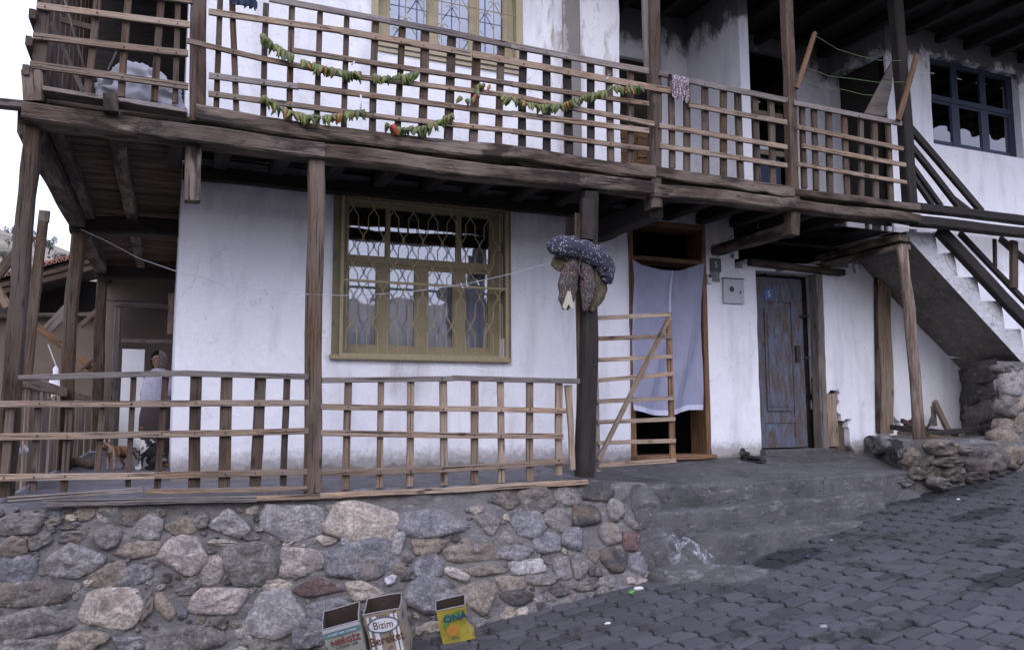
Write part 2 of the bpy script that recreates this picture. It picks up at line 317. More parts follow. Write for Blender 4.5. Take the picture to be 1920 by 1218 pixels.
def glass_mat(name, refl=.35, tint=(.9, .93, .95)):
    m, n, b = nodes(name); n.nodes.remove(b); out = n.nodes['Material Output']
    g = N(n, 'ShaderNodeBsdfGlossy'); g.inputs['Roughness'].default_value = .02
    v = objvec(n); nb = N(n, 'ShaderNodeBump'); nb.inputs['Strength'].default_value = .12; nb.inputs['Distance'].default_value = .02
    L(n, noise_(n, v, 2.2, 2), nb.inputs['Height']); L(n, nb.outputs[0], g.inputs['Normal'])
    t = N(n, 'ShaderNodeBsdfTransparent'); t.inputs[0].default_value = (*tint, 1)
    fr = N(n, 'ShaderNodeFresnel'); fr.inputs[0].default_value = 1.5
    fac = math_(n, 'MINIMUM', math_(n, 'ADD', math_(n, 'MULTIPLY', fr.outputs[0], 1.0), refl), 1.0)
    mx = N(n, 'ShaderNodeMixShader'); L(n, fac, mx.inputs[0]); L(n, t.outputs[0], mx.inputs[1]); L(n, g.outputs[0], mx.inputs[2]); L(n, mx.outputs[0], out.inputs[0]); return m
M['glass'] = glass_mat('window_glass', .15)
M['olive'] = plain('olive_ochre_paint', (.27, .222, .125), .6, 0, .25, 9, .25, 40, ((.10, .085, .06), 14, .62))
M['olive_reveal'] = plain('olive_painted_plaster', (.17, .15, .085), .85, 0, .3, 6, .5, 20, ((.10, .09, .07), 5, .56))
M['ochre'] = plain('ochre_paint', (.36, .30, .19), .6, 0, .2, 10, .25, 40, ((.62, .58, .5), 15, .66))
M['bluepaint'] = plain('dark_blue_paint', (.010, .019, .045), .5, 0, .3, 10, .2, 40)
M['iron'] = plain('ochre_painted_iron', (.33, .275, .16), .6, .1, .3, 40, .1, 80, ((.12, .07, .04), 50, .6))
M['iron_dark'] = plain('dark_iron', (.04, .035, .032), .6, .4)
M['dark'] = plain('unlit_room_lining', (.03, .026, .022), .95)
M['varnish'] = wood('varnished_door_wood', (.07, .032, .014), (.19, .095, .042), (.2, .11, .05), .0, .5, .3)
M['white_paint'] = plain('chipped_white_paint', (.62, .62, .63), .6, 0, .1, 8, .2, 30, ((.2, .16, .12), 22, .66))
def cloth(name, c0, c1, scale=4, trans=0., thr=0.):
    m, n, b = nodes(name); v = objvec(n, False)
    c = mix(n, noise_(n, v, scale, 4), c0, c1); L(n, c, b.inputs['Base Color']); b.inputs['Roughness'].default_value = .95
    if trans or thr:
        out = n.nodes['Material Output']; tr = N(n, 'ShaderNodeBsdfTranslucent'); L(n, c, tr.inputs[0])
        mx = N(n, 'ShaderNodeMixShader'); mx.inputs[0].default_value = trans; L(n, b.outputs[0], mx.inputs[1]); L(n, tr.outputs[0], mx.inputs[2])
        tp = N(n, 'ShaderNodeBsdfTransparent'); m2 = N(n, 'ShaderNodeMixShader'); m2.inputs[0].default_value = thr
        L(n, mx.outputs[0], m2.inputs[1]); L(n, tp.outputs[0], m2.inputs[2]); L(n, m2.outputs[0], out.inputs[0])
    bump(n, b, noise_(n, v, 120, 2), .1, .005); return m
M['net'] = cloth('blue_white_net', (.42, .43, .60), (.58, .60, .78), 5, .35, .22)
M['net_hem'] = cloth('white_net_hem', (.65, .66, .8), (.75, .76, .88), 3, .3, .02)
M['curtain'] = cloth('lilac_white_curtain', (.76, .68, .80), (.95, .90, .98), 5, .25, .0)
M['lace'] = cloth('white_lace', (.7, .7, .76), (.88, .88, .92), 5, .3, .05)
def dots(name, bgc, fg, scale, thr, extra=None):
    m, n, b = nodes(name); v = objvec(n, False)
    vo = N(n, 'ShaderNodeTexVoronoi'); vo.inputs['Scale'].default_value = scale; vo.inputs['Randomness'].default_value = .55; L(n, v, vo.inputs[0])
    k = ramp(n, vo.outputs['Distance'], [(thr, 1.0), (thr+.05, 0.0)])
    f = fg if extra is None else ramp(n, vo.outputs['Color'], extra, 'CONSTANT')
    c = mix(n, k, mix(n, noise_(n, v, 6, 3), tuple(x*.7 for x in bgc), bgc), f)
    L(n, c, b.inputs['Base Color']); b.inputs['Roughness'].default_value = .95; return m
M['polka'] = dots('blue_polka_dot_cotton', (.036, .036, .055), (.30, .30, .33), 44, .25)
M['floral'] = dots('dark_floral_cotton', (.05, .038, .034), (.4, .3, .3), 85, .40, [(0, (.16, .04, .03)), (.3, (.08, .09, .12)), (.5, (.22, .19, .19)), (.7, (.09, .08, .04)), (.85, (.15, .11, .10))])
M['olivecloth'] = dots('olive_brown_cotton', (.09, .075, .04), (.16, .13, .07), 40, .3)
def objcol(name, rough=.6, var=.3, scale=20):
    m, n, b = nodes(name); oi = n.nodes.new('ShaderNodeObjectInfo'); v = objvec(n)
    k = noise_(n, v, scale, 4); c = mix(n, k, mix(n, 1., oi.outputs['Color'], (1-var,)*3, 'MULTIPLY'), mix(n, 1., oi.outputs['Color'], (1+var,)*3, 'MULTIPLY'))
    L(n, c, b.inputs['Base Color']); b.inputs['Roughness'].default_value = rough; return m
M['objcol'] = objcol('dyed'); M['pepper'] = objcol('pepper_skin', .45, .35, 30)

# ------------------------------------------------------------------ ground, street, far hills
def grid(name, x0, x1, nx, y0, y1, ny, fz, mat, kind='structure', parent=None, smooth=True):
    vs = []; fs = []
    for j in range(ny+1):
        for i in range(nx+1):
            x = x0+(x1-x0)*i/nx; y = y0+(y1-y0)*j/ny; vs.append((x, y, fz(x, y)))
    for j in range(ny):
        for i in range(nx):
            a = j*(nx+1)+i; fs.append((a, a+1, a+nx+2, a+nx+1))
    o = mesh(name, vs, fs, mat, parent, None, smooth)
    if kind: o['kind'] = kind
    return o
M['dryhill'] = plain('dry_hillside', (.20, .165, .12), .95, 0, .35, .15, .3, 2, ((.10, .095, .055), .12, .52))
grid('ground', -400, 400, 20, -400, 400, 20, lambda x, y: -4.0, M['dryhill'])
street = grid('street', -14, 24, 76, -16, 7.2, 46, lambda x, y: street_z(x)-.030+.006*noise.noise((x*2, y*2, 0)), M['dirt'])
_a, _b = at(0, 424, Y=150), at(185, 474, Y=150); HC = (_a.x, _a.z, _b.x, _b.z)
def hillz(x, y):
    # a long dry slope that falls from left to right behind the yard
    xa, za, xb, zb = HC; h = za+(x-xa)*(zb-za)/(xb-xa)
    h = h*max(0, min(1, (y-70)/80)) + 2.2*noise.noise((x*.03, y*.03, 0)) + .8*noise.noise((x*.12, y*.12, 3))
    return max(-4.1, h) if y < 153 else max(-4.1, h-(y-153)*.25)
grid('hill', -260, 140, 80, 60, 230, 34, hillz, M['dryhill'])
grid('unseen_blocker_slope', -70, 70, 28, -60, -18, 8, lambda x, y: -4+min(10.5, max(0, (-y-16)*1.1))+1.2*noise.noise((x*.1, y*.1, 0)), M['dryhill'])  # unseen slope added behind the viewer for pane reflections and blocking low sky

# paving stones: interlocking blocks laid in columns running away from the house
PX, PY, GAP = .185, .15, .013
def paver_me(seed):
    rnd = random.Random(seed); z = .02
    hx, hy = PX/2-GAP/2, PY/2-GAP/2; s = .015
    q = hy*.32
    out = [(-hx-s, -hy), (hx+s, -hy), (hx+s, -q), (hx-s, q), (hx-s, hy), (-hx+s, hy), (-hx+s, q), (-hx-s, -q)]
    out = [(x+rnd.uniform(-.002, .002), y+rnd.uniform(-.002, .002)) for x, y in out]; n = len(out)
    vs = [(x, y, -.05) for x, y in out]+[(x, y, z-.008) for x, y in out]+[(x*.93, y*.93, z+rnd.uniform(-.002, .002)) for x, y in out]
    fs = [(k, (k+1) % n, n+(k+1) % n, n+k) for k in range(n)]+[(n+k, n+(k+1) % n, 2*n+(k+1) % n, 2*n+k) for k in range(n)]+[tuple(2*n+k for k in range(n))]
    me = bpy.data.meshes.new('paving_stone'); me.from_pydata(vs, [], fs); me.materials.append(M['paver']); me.update(); return me, vs, fs
PM = [paver_me(i) for i in range(6)]
pav = []
rot = .07
for i in range(-16, 80):
    for j in range(-78, 46):
        x = i*PX; y = j*PY + (PY/2 if i % 2 else 0)
        X = x*math.cos(rot)-y*math.sin(rot); Y = x*math.sin(rot)+y*math.cos(rot)
        lim = 5.62 if X < 3.2 else 5.62-(X-3.2)*.05 if X < 5 else 5.53+(X-5)*.23
        if Y > lim+.04*noise.noise((X*2, 0, 0)) or Y < -6: continue
        z = street_z(X)-.008+random.gauss(0, .0035)+.010*noise.noise((X*1.3, Y*1.3, 2))
        if noise.noise((X*.9+3, Y*.9, 9)) > .55: z -= .022
        p = Vector((X, Y, z)); q = pix(p); d = depth(p)
        vis = -60 < q[0] < 1990 and q[1] < 1275 and d > .5
        pav.append((0 if vis else 1, d, p))
pav.sort(key=lambda t: (t[0], t[1]))
big = MB(); cnt = 0
for vis, d, p in pav:
    k = random.randrange(6)
    mw = Matrix.Translation(p) @ Euler((random.gauss(0, .018), -math.atan(.14)+random.gauss(0, .018), rot+random.gauss(0, .012))).to_matrix().to_4x4()
    if vis == 0 and cnt < 300:
        inst('paving_stone', PM[k][0], mw, street); cnt += 1
    elif d < 30:
        n0 = len(big.v); big.v += [tuple(mw @ Vector(v)) for v in PM[k][1]]; big.f += [tuple(n0+a for a in f) for f in PM[k][2]]
o = big.build('paving_stones_beyond', M['paver'], street); o['kind'] = 'stuff'

# ------------------------------------------------------------------ terrace: stone retaining wall, floor, steps
FY, WY = 6.11, 7.30          # front plane of balcony and fence, plane of the house wall
def kwall(X):
    return .10 if X < .8 else .10+(X-.8)/1.2*.35 if X < 2 else .45+min(1, (X-2)/1.5)*.12
def wallY(X, z): return 6.03 - kwall(X)*max(0, -z)
def on_wall(x, y):
    Y = 6.0
    for _ in range(12):
        p = at(x, y, Y=Y); Y = wallY(p.x, p.z)
    return at(x, y, Y=Y)
sw = thing('stone_wall', 'rough fieldstone retaining wall in grey mortar under the lattice fence', 'wall', (1.5, 6, -1.1))
vs = []; fs = []; NX, NZ = 300, 84
for j in range(NZ+1):
    for i in range(NX+1):
        X = -3.6+7.4*i/NX; t = j/NZ; zt = -.035 if X < 3.3 else -.035-.02*(X-3.3)
        z = zt-(1.75-.10*max(0,X))*t; n_ = noise.noise((X*3, z*3, 1))*.020+noise.noise((X*8, z*8, 4))*.020+noise.noise((X*21, z*21, 8))*.010+noise.noise((X*45, z*45, 8))*.004
        vs.append((X, wallY(X, z)-n_-.004, z))
for j in range(NZ):
    for i in range(NX):
        a = j*(NX+1)+i; fs.append((a, a+1, a+NX+2, a+NX+1))
n0 = len(vs)                                     # top strip back to the fence line
for i in range(NX+1): vs.append((vs[i][0], 6.20, vs[i][2]))
for i in range(NX): fs.append((i, i+1, n0+i+1, n0+i))
mesh('mortar', vs, fs, M['mortar'], sw, None, True)
G, BG, TAN, LT, LG, PK, DK, BR, RB, WH = (.165, .155, .145), (.165, .165, .175), (.22, .19, .155), (.34, .305, .26), (.27, .265, .26), (.29, .26, .235), (.07, .066, .064), (.125, .112, .10), (.115, .075, .068), (.42, .42, .45)
ST = [(38,981,92,36,-8,G),(103,978,34,14,-10,G),(129,989,28,6,0,TAN),(142,1006,56,20,0,G),(78,1014,42,32,-20,G),(25,1025,58,34,0,TAN),(202,1007,46,42,15,G),(279,988,50,42,0,LG),(268,960,18,10,0,TAN),(302,960,16,13,0,TAN),
(341,985,62,38,0,TAN),(375,974,30,32,0,G),(428,982,78,46,8,LG),(420,1017,62,12,2,LT),(141,1052,94,60,-10,LG),(262,1030,78,28,-3,TAN),(205,1078,68,42,-15,TAN),(255,1075,56,36,-20,BG),(342,1043,88,66,0,PK),(397,1070,42,44,10,PK),(468,1052,96,74,0,G),
(32,1069,74,46,-5,BG),(62,1112,134,42,-3,BR),(143,1108,17,28,10,PK),(207,1142,116,72,-3,LT),(277,1133,18,54,5,G),(308,1137,40,60,0,TAN),(348,1107,38,14,-5,G),(410,1126,116,56,-14,PK),(68,1168,146,60,-6,G),(50,1214,110,32,0,G),(155,1203,88,42,-5,TAN),(238,1206,66,36,5,BG),
(352,1197,142,50,-3,G),(455,1192,40,30,0,PK),(552,978,116,66,-3,LG),(626,953,24,15,0,LT),(680,978,128,68,5,LT),(807,981,122,50,0,BG),(610,1014,36,20,0,LT),(651,1014,22,13,0,WH),(749,1016,36,40,30,LG),(805,1023,70,34,-5,TAN),(882,1038,94,34,-3,TAN),(570,1054,96,50,2,PK),
(676,1050,118,66,-5,BG),(599,1101,92,32,0,RB),(519,1096,54,20,0,LT),(681,1107,68,36,5,LT),(731,1087,24,14,-30,WH),(766,1083,26,26,0,DK),(803,1063,56,42,-10,BG),(855,1076,46,18,20,PK),(908,1070,74,26,0,TAN),(806,1117,86,64,5,BG),(888,1125,82,62,5,TAN),(627,1139,98,36,0,BG),
(510,1151,120,80,0,LG),(580,1187,60,48,-10,BG),(500,1207,58,28,0,G),(750,1170,50,40,0,G),(944,936,57,36,0,BR),(1007,936,64,38,0,BR),(1063,933,44,32,20,G),(1118,924,60,32,0,DK),(910,985,52,44,0,G),(992,983,58,44,0,BG),(1046,977,48,42,0,G),(1096,967,52,40,0,DK),(1152,955,28,38,0,G),
(1190,966,48,50,0,BG),(1221,950,17,34,0,G),(1228,993,30,38,0,LT),(966,1039,62,30,-5,BG),(1023,1021,50,40,10,BG),(1078,1011,56,42,-5,BG),(1142,1000,40,42,0,G),(1185,1014,42,36,0,RB),(1194,1054,34,46,0,BG),(1219,1037,32,38,0,G),(987,1062,64,28,-3,LG),(1052,1064,32,40,0,G),(1085,1063,30,44,0,G),
(1112,1040,24,28,0,BR),(1151,1048,46,42,0,DK),(953,1093,60,28,-5,TAN),(1014,1087,60,18,0,G),(970,1120,58,24,0,DK),(1047,1104,40,28,0,DK),(1097,1100,52,14,-5,G),(1139,1090,30,22,0,G),(700,1212,60,26,0,G),(620,1214,50,22,0,BG)]
def stone(wu, wv, dp, seed, name, mw, parent, col, N_=22):
    """rounded rough boulder face: local x across, z up, y into the wall"""
    rnd = random.Random(seed); p = rnd.uniform(2.6, 5.0); vs = []; fs = []
    nc = rnd.choice([4, 5, 5, 6, 6, 7]); st0 = rnd.uniform(0, 6.28)      # straight broken edges between a few corners
    cor = [(st0+2*math.pi*(k+rnd.uniform(-.33, .33))/nc, rnd.uniform(.92, 1.16)) for k in range(nc)]
    cp = [(math.cos(a)*(abs(math.cos(a))**p+abs(math.sin(a))**p)**(-1/p)*g, math.sin(a)*(abs(math.cos(a))**p+abs(math.sin(a))**p)**(-1/p)*g) for a, g in cor]
    def edge(t):
        d = (math.cos(t), math.sin(t)); best = 9
        for i in range(nc):
            (x0, y0), (x1, y1) = cp[i], cp[(i+1) % nc]; ex, ey = x1-x0, y1-y0; den = d[0]*ey-d[1]*ex
            if abs(den) < 1e-9: continue
            u = (x0*ey-y0*ex)/den; v = (x0*d[1]-y0*d[0])/den
            if u > 0 and -1e-6 <= v <= 1+1e-6: best = min(best, u)
        return best if best < 3 else 1
    ed = [edge(2*math.pi*k/N_)*(1+rnd.uniform(-.045, .045)) for k in range(N_)]
    ed = [ed[k]*.86+.07*(ed[k-1]+ed[(k+1) % N_]) for k in range(N_)]
    tx, tz = rnd.uniform(-.35, .35), rnd.uniform(-.35, .35)
    rings = [(1.0, .05), (1.0, -.35*dp), (.92, -dp*.86), (.70, -dp*.98), (.45, -dp), (.2, -dp)]
    for r, y in rings:
        for k in range(N_):
            t = 2*math.pi*k/N_; c, s = math.cos(t), math.sin(t)
            q = ed[k]*r; y = y
            if r < .95: y = -dp*(.8 if r > .9 else .97)*(1+tx*c*r+tz*s*r)
            vs.append((c*q*wu/2, y+(noise.noise((seed+c*2.2*r, s*2.2*r, 0))*.55+noise.noise((seed+c*6*r, s*6*r, 3))*.3)*dp*(1 if r < .95 else .2), s*q*wv/2))
    vs.append((0, -dp+noise.noise((seed, 0, 0))*.5*dp, 0)); n = len(rings)
    for i in range(n-1):
        for k in range(N_): fs.append((i*N_+k, i*N_+(k+1) % N_, (i+1)*N_+(k+1) % N_, (i+1)*N_+k))
    for k in range(N_): fs.append(((n-1)*N_+k, (n-1)*N_+(k+1) % N_, len(vs)-1))
    _k = rnd.uniform(.82, 1.12); o = mesh(name, vs, fs, M['stone'], parent, mw, True); o.color = (*[c*_k for c in col], 1); return o
def put_stone(cx, cy, wp, hp, rt, col, surf, parent, seed, dp=None, ty=None):
    random.seed(int(seed*10))
    c = surf(cx, cy); e1 = surf(cx+wp/2, cy)-surf(cx-wp/2, cy); e2 = surf(cx, cy-hp/2)-surf(cx, cy+hp/2)
    x = e1.normalized(); z = (e2-x*e2.dot(x)).normalized(); y = z.cross(x)
    a = R(-rt); x2 = x*math.cos(a)+z*math.sin(a); z2 = -x*math.sin(a)+z*math.cos(a)
    mw = Matrix(((x2.x, y.x, z2.x, c.x), (x2.y, y.y, z2.y, c.y), (x2.z, y.z, z2.z, c.z), (0, 0, 0, 1)))
    wu, wv = e1.length*1.16, e2.length*1.20
    return stone(wu, wv, (dp or min(.050, .020+.08*min(wu, wv)))*random.uniform(.75, 1.35), seed, 'stone', mw, parent, col)
for i, (cx, cy, a, b_, rt, col) in enumerate(ST): put_stone(cx, cy, a, b_, rt, col, on_wall, sw, i*3.7)
# small packing stones in the gaps, plus the part of the wall left of the picture
rnd = random.Random(3); done = [(s[0], s[1], s[2]/2, s[3]/2) for s in ST]; extra = 0
for _ in range(4200):
    cx = rnd.uniform(-10, 1235); cy = rnd.uniform(955, 1225)
    if cy > 1240-(max(0, cx-600))*.235 or cy < 945+max(0, (600-cx))*.02-(max(0, cx-600))*.05 or extra > 170: continue
    r = rnd.uniform(10, 24) if _ < 1500 else rnd.uniform(4, 13); rh = r*rnd.uniform(.5, .95)
    if any(((cx-x)/(a*1.05+r*.95))**2+((cy-y)/(b_*1.05+rh*.95))**2 < 1 for x, y, a, b_ in done): continue
    done.append((cx, cy, r, rh)); extra += 1
    put_stone(cx, cy, r*2, rh*2, rnd.uniform(-30, 30), rnd.choice([G, BG, TAN, LT, PK, DK, BR]), on_wall, sw, 400+extra*2.3, .02)

# cement floor of terrace / doorstep
def floorz(x, y):
    z = .0
    if x > 3.3: z = -.075*max(0, min(1, (7.1-y)/1.1))*min(1, (x-3.3)/.5) + .04*max(0, min(1, (y-6.5)/.7))
    if x > 5: z += .02*(x-5)
    return z+.006*noise.noise((x*2, y*2, 5))
vs = []; fs = []; nx, ny = 90, 60
xs = [-1.05+(i/nx)*8.3 for i in range(nx+1)]
for j in range(-1, ny+1):
    for x in xs:
        y0 = 6.10 if x < 3.3 else 6.10-.10*min(1, (x-3.3)/.4); y1 = 15.0 if x < .05 else 7.34
        y = y0+(y1-y0)*max(0, j)/ny-(.012 if j < 0 else 0); vs.append((x, y, floorz(x, y)-(.14 if j < 0 else 0)))
for j in range(ny+1):
    for i in range(nx): a = j*(nx+1)+i; fs.append((a, a+1, a+nx+2, a+nx+1))
M['veranda_cement'] = cement_mat('daylit_veranda_cement', (.11, .105, .115), (.20, .19, .205), .4, .4)  # drier cement, lightened further to stand in for daylight from the open side
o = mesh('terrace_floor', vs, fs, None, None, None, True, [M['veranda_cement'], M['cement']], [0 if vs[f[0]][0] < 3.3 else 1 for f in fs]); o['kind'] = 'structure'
def slab_step(name, x0, x1, y0f, y1f, ztf, zbf, rnd_=.022):
    """cement step: worn rounded nose, top sheet and riser"""
    vs = []; fs = []; n = 60; prof = 8
    for i in range(n+1):
        x = x0+(x1-x0)*i/n; yf = y0f(x)+.04*noise.noise((x*1.7, 1, ztf(x)*9))+.016*noise.noise((x*6, 2, ztf(x)*5)); zt = ztf(x)+.022*noise.noise((x*2, 4, ztf(x)*7))+.008*noise.noise((x*8, 4, 1)); zb = zbf(x)
        row = [(x, y1f(x), zt+.004), (x, (y1f(x)+yf)/2, zt+.006*noise.noise((x*3, 9, 0))), (x, yf+rnd_, zt), (x, yf+rnd_*.3, zt-rnd_*.3), (x, yf, zt-rnd_)]
        for k in range(1, 5): row.append((x, yf-.008*k-.02*noise.noise((x*5, k, 1))*.8, zt-rnd_+(zb-zt+rnd_)*k/4))
        vs += row
    m = 9
    for i in range(n):
        for k in range(m-1): fs.append((i*m+k, i*m+k+1, (i+1)*m+k+1, (i+1)*m+k))
    fs += [tuple(range(m)), tuple(n*m+k for k in range(m))]
    return vs, fs
steps = thing('steps', 'worn grey cement steps climbing from the street to the doors', 'steps', (5, 5.8, -.4)); steps['kind'] = 'structure'
del steps['label']; del steps['category']
for a in ((3.72, 6.95, lambda x: 5.97, lambda x: 6.05, lambda x: -.075+.02*max(0, x-5), lambda x: -.75),
          (3.66, 6.35, lambda x: 5.72+.035*(x-3.7), lambda x: 6.1, lambda x: -.265+.02*(x-3.7), lambda x: -.95),
          (3.95, 5.75, lambda x: 5.47+.02*(x-3.9), lambda x: 5.9, lambda x: -.435+.015*(x-4), lambda x: -1.0)):
    vs, fs = slab_step('step', *a); mesh('step', vs, fs, M['cement'], steps, None, True)
# sloping cement toe and rubble where the wall meets the steps
toe = MB()
def blob(c, r, sd, nu=20, nv=10):
    n0 = len(toe.v)
    for j in range(nv+1):
        for i in range(nu):
            a = 2*math.pi*i/nu; b_ = math.pi*j/nv; d = Vector((math.cos(a)*math.sin(b_), math.sin(a)*math.sin(b_), math.cos(b_)))
            k = 1+.22*noise.noise(d*1.6+Vector((sd, 0, 0)))+.06*noise.noise(d*5); toe.v.append((c[0]+d.x*r[0]*k, c[1]+d.y*r[1]*k, c[2]+d.z*r[2]*k))
    for j in range(nv):
        for i in range(nu): toe.f.append((n0+j*nu+i, n0+j*nu+(i+1) % nu, n0+(j+1)*nu+(i+1) % nu, n0+(j+1)*nu+i))
p = at_street(1330, 1075); blob((p.x-.05, p.y+.12, p.z-.05), (.42, .26, .14), 1)
p = at_street(1300, 1060); blob((p.x-.1, p.y+.25, p.z+.02), (.30, .22, .22), 5)
blob((3.70, 5.93, -.36), (.20, .22, .30), 13); blob((3.72, 5.80, -.62), (.26, .24, .28), 17); blob((4.0, 5.62, -.68), (.28, .22, .22), 21); blob((6.9, 6.05, -.40), (.3, .2, .2), 24); blob((6.4, 5.85, -.50), (.35, .22, .13), 28)
p = at_street(1420, 1070); blob((p.x, p.y+.05, p.z-.07), (.5, .3, .10), 9)
def toe_mat():
    m = M['cement'].copy(); m.name = 'lime_splashed_cement'; n = m.node_tree; b = n.nodes['Principled BSDF']; src = b.inputs['Base Color'].links[0].from_socket
    geo = n.nodes.new('ShaderNodeNewGeometry'); q = at_street(1310, 1062); d = N(n, 'ShaderNodeVectorMath', operation='DISTANCE'); L(n, geo.outputs['Position'], d.inputs[0]); d.inputs[1].default_value = (q.x, q.y+.05, q.z+.14)
    k = noise_(n, geo.outputs['Position'], 12, 6, .75); m1 = N(n, 'ShaderNodeMapRange'); m1.inputs['From Min'].default_value = .38; m1.inputs['From Max'].default_value = .15; L(n, d.outputs['Value'], m1.inputs[0])
    f = math_(n, 'MULTIPLY', m1.outputs[0], ramp(n, k, [(.50, 0.0), (.60, 1.0)])); L(n, mix(n, f, src, (.50, .51, .56)), b.inputs['Base Color']); return m
toe.build('cement_toe', toe_mat(), steps, None, True)

# ------------------------------------------------------------------ house
house = thing('house', 'two storey white plastered village house behind the wooden balcony', 'house', (4, 8, 0))
def wallgrid(name, x0, x1, z0, z1, holes, Y, th, mat, parent, cell=.06, disp=.012, rag=.012, ax='x', ragholes=(), fine=None):
    def axis(a, b, cuts, fr=None):
        s = sorted(set([a, b]+[c for c in cuts if a < c < b])); out = []
        for p, q in zip(s, s[1:]):
            n = max(1, int(round((q-p)/(.02 if fr and p >= fr[0]-1e-6 and q <= fr[1]+1e-6 else cell)))); out += [p+(q-p)*i/n for i in range(n)]
        return out+[b]
    X = axis(x0, x1, [h[0] for h in holes]+[h[1] for h in holes]+(list(fine[0]) if fine else []), fine and fine[0]); Z = axis(z0, z1, [h[2] for h in holes]+[h[3] for h in holes]+(list(fine[1])+[2.17] if fine else []), fine and fine[1])
    hx = set([h[0] for h in holes]+[h[1] for h in holes]); nx, nz = len(X), len(Z)
    def P3(x, y, z): return (x, y, z) if ax == 'x' else (y, x, z)
    vs = []; fs = []
    def inhole(cx, cz):
        if any(a < cx < b and c < cz < d for a, b, c, d in holes): return True
        for (a, b, c, d, am) in ragholes:
            n_ = am*noise.noise((cx*5, cz*5, 3))+am*.6*noise.noise((cx*14, cz*14, 3))
            if a+n_ < cx < b+n_ and c+n_ < cz < d-n_: return True
        return False
    onedge = lambda x, z: any((abs(x-a) < 1e-6 or abs(x-b) < 1e-6) and c-.01 <= z <= d+.01 for a, b, c, d in holes)
    for z in Z:
        for x in X:
            dx = noise.noise((z*3, x, 11))*rag if onedge(x, z) else 0
            vs.append(P3(x+dx, Y+disp*noise.noise((x*.8, z*.8, 2))+disp*.35*noise.noise((x*4, z*4, 6)), z))
    pres = [[not inhole((X[i]+X[i+1])/2, (Z[j]+Z[j+1])/2) for i in range(nx-1)] for j in range(nz-1)]
    for j in range(nz-1):
        for i in range(nx-1):
            if pres[j][i]: a = j*nx+i; fs.append((a, a+1, a+nx+1, a+nx))
    ns = len(fs)
    def rev(p, q):
        n = len(vs); a, b = vs[p], vs[q]
        if ax == 'x' and abs(a[0]-8.37) < .04 and abs(b[0]-8.37) < .04 and a[2] > 2.8: return
        if ax == 'x': vs.extend([a, b, (b[0], Y+th, b[2]), (a[0], Y+th, a[2])])
        else: vs.extend([a, b, (Y+th, b[1], b[2]), (Y+th, a[1], a[2])])
        fs.append((n, n+1, n+2, n+3))
    for j in range(nz-1):
        for i in range(nx-1):
            if not pres[j][i]: continue
            a = j*nx+i
            if i == 0 or not pres[j][i-1]: rev(a, a+nx)
            if i == nx-2 or not pres[j][i+1]: rev(a+1, a+nx+1)
            if j == 0 or not pres[j-1][i]: rev(a, a+1)
            if j == nz-2 or not pres[j+1][i]: rev(a+nx, a+nx+1)
    me = bpy.data.meshes.new(name); me.from_pydata(vs, [], fs); me.materials.append(mat)
    me.polygons.foreach_set('use_smooth', [k < ns for k in range(len(fs))]); me.update()
    return reg(bpy.data.objects.new(name, me), Matrix.Identity(4), parent)
W1 = (1.425, 3.035, 1.09, 2.56)          # lower window opening
W2 = (1.72, 3.17, 4.10, 5.35)            # upper window
W3 = (9.17, 10.93, 4.05, 5.28)           # blue window
D1 = (4.46, 5.46, .05, 2.62)             # curtained door
D2 = (6.15, 7.10, .12, 2.17)             # blue door
CEIL = 2.80
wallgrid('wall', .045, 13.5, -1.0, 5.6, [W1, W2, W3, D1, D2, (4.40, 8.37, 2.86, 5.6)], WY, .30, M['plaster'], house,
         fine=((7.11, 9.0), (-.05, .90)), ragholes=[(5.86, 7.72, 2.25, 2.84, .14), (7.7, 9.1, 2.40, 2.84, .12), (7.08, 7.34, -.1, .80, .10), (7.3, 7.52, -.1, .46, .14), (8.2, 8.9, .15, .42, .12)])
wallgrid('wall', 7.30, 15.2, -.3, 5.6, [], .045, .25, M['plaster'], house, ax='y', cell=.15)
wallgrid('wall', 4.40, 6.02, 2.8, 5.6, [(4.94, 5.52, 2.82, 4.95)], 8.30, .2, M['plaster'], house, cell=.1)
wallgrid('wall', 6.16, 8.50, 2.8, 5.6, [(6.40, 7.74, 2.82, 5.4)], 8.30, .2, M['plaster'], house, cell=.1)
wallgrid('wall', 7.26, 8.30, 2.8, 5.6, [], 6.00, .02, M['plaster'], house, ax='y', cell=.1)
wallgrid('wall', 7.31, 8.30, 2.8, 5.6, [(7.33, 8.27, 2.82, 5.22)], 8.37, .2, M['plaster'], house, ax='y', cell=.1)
b = MB().box((6.02, 7.285, 2.85), (6.155, 8.32, 5.6)); b.build('wall', M['plaster'], house)
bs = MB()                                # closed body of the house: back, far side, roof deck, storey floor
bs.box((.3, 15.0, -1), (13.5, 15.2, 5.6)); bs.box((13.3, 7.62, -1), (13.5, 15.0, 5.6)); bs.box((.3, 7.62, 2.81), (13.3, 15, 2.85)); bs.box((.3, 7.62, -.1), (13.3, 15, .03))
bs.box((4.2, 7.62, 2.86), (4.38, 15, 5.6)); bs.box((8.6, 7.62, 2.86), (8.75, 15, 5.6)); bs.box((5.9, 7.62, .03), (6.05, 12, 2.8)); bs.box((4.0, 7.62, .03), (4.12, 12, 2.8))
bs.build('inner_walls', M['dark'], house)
b = MB().box((-1.2, 6.6, 5.60), (14.2, 15.6, 5.66)); b.build('roof_deck', M['shade_tone'], house)
for i in range(18):
    beam('rafter', (4.4+i*.55, 5.14, 5.50), (4.4+i*.55, 8.3, 5.52), .10, .12, M['shade_tone'], house, ty=(0, 0, 1))
for k in range(6): beam('eave_board', (4.2, 5.22+k*.25, 5.575), (14.1, 5.22+k*.25, 5.575), .27, .03, M['shade_tone'], house, ty=(0, 0, 1), seg=30)
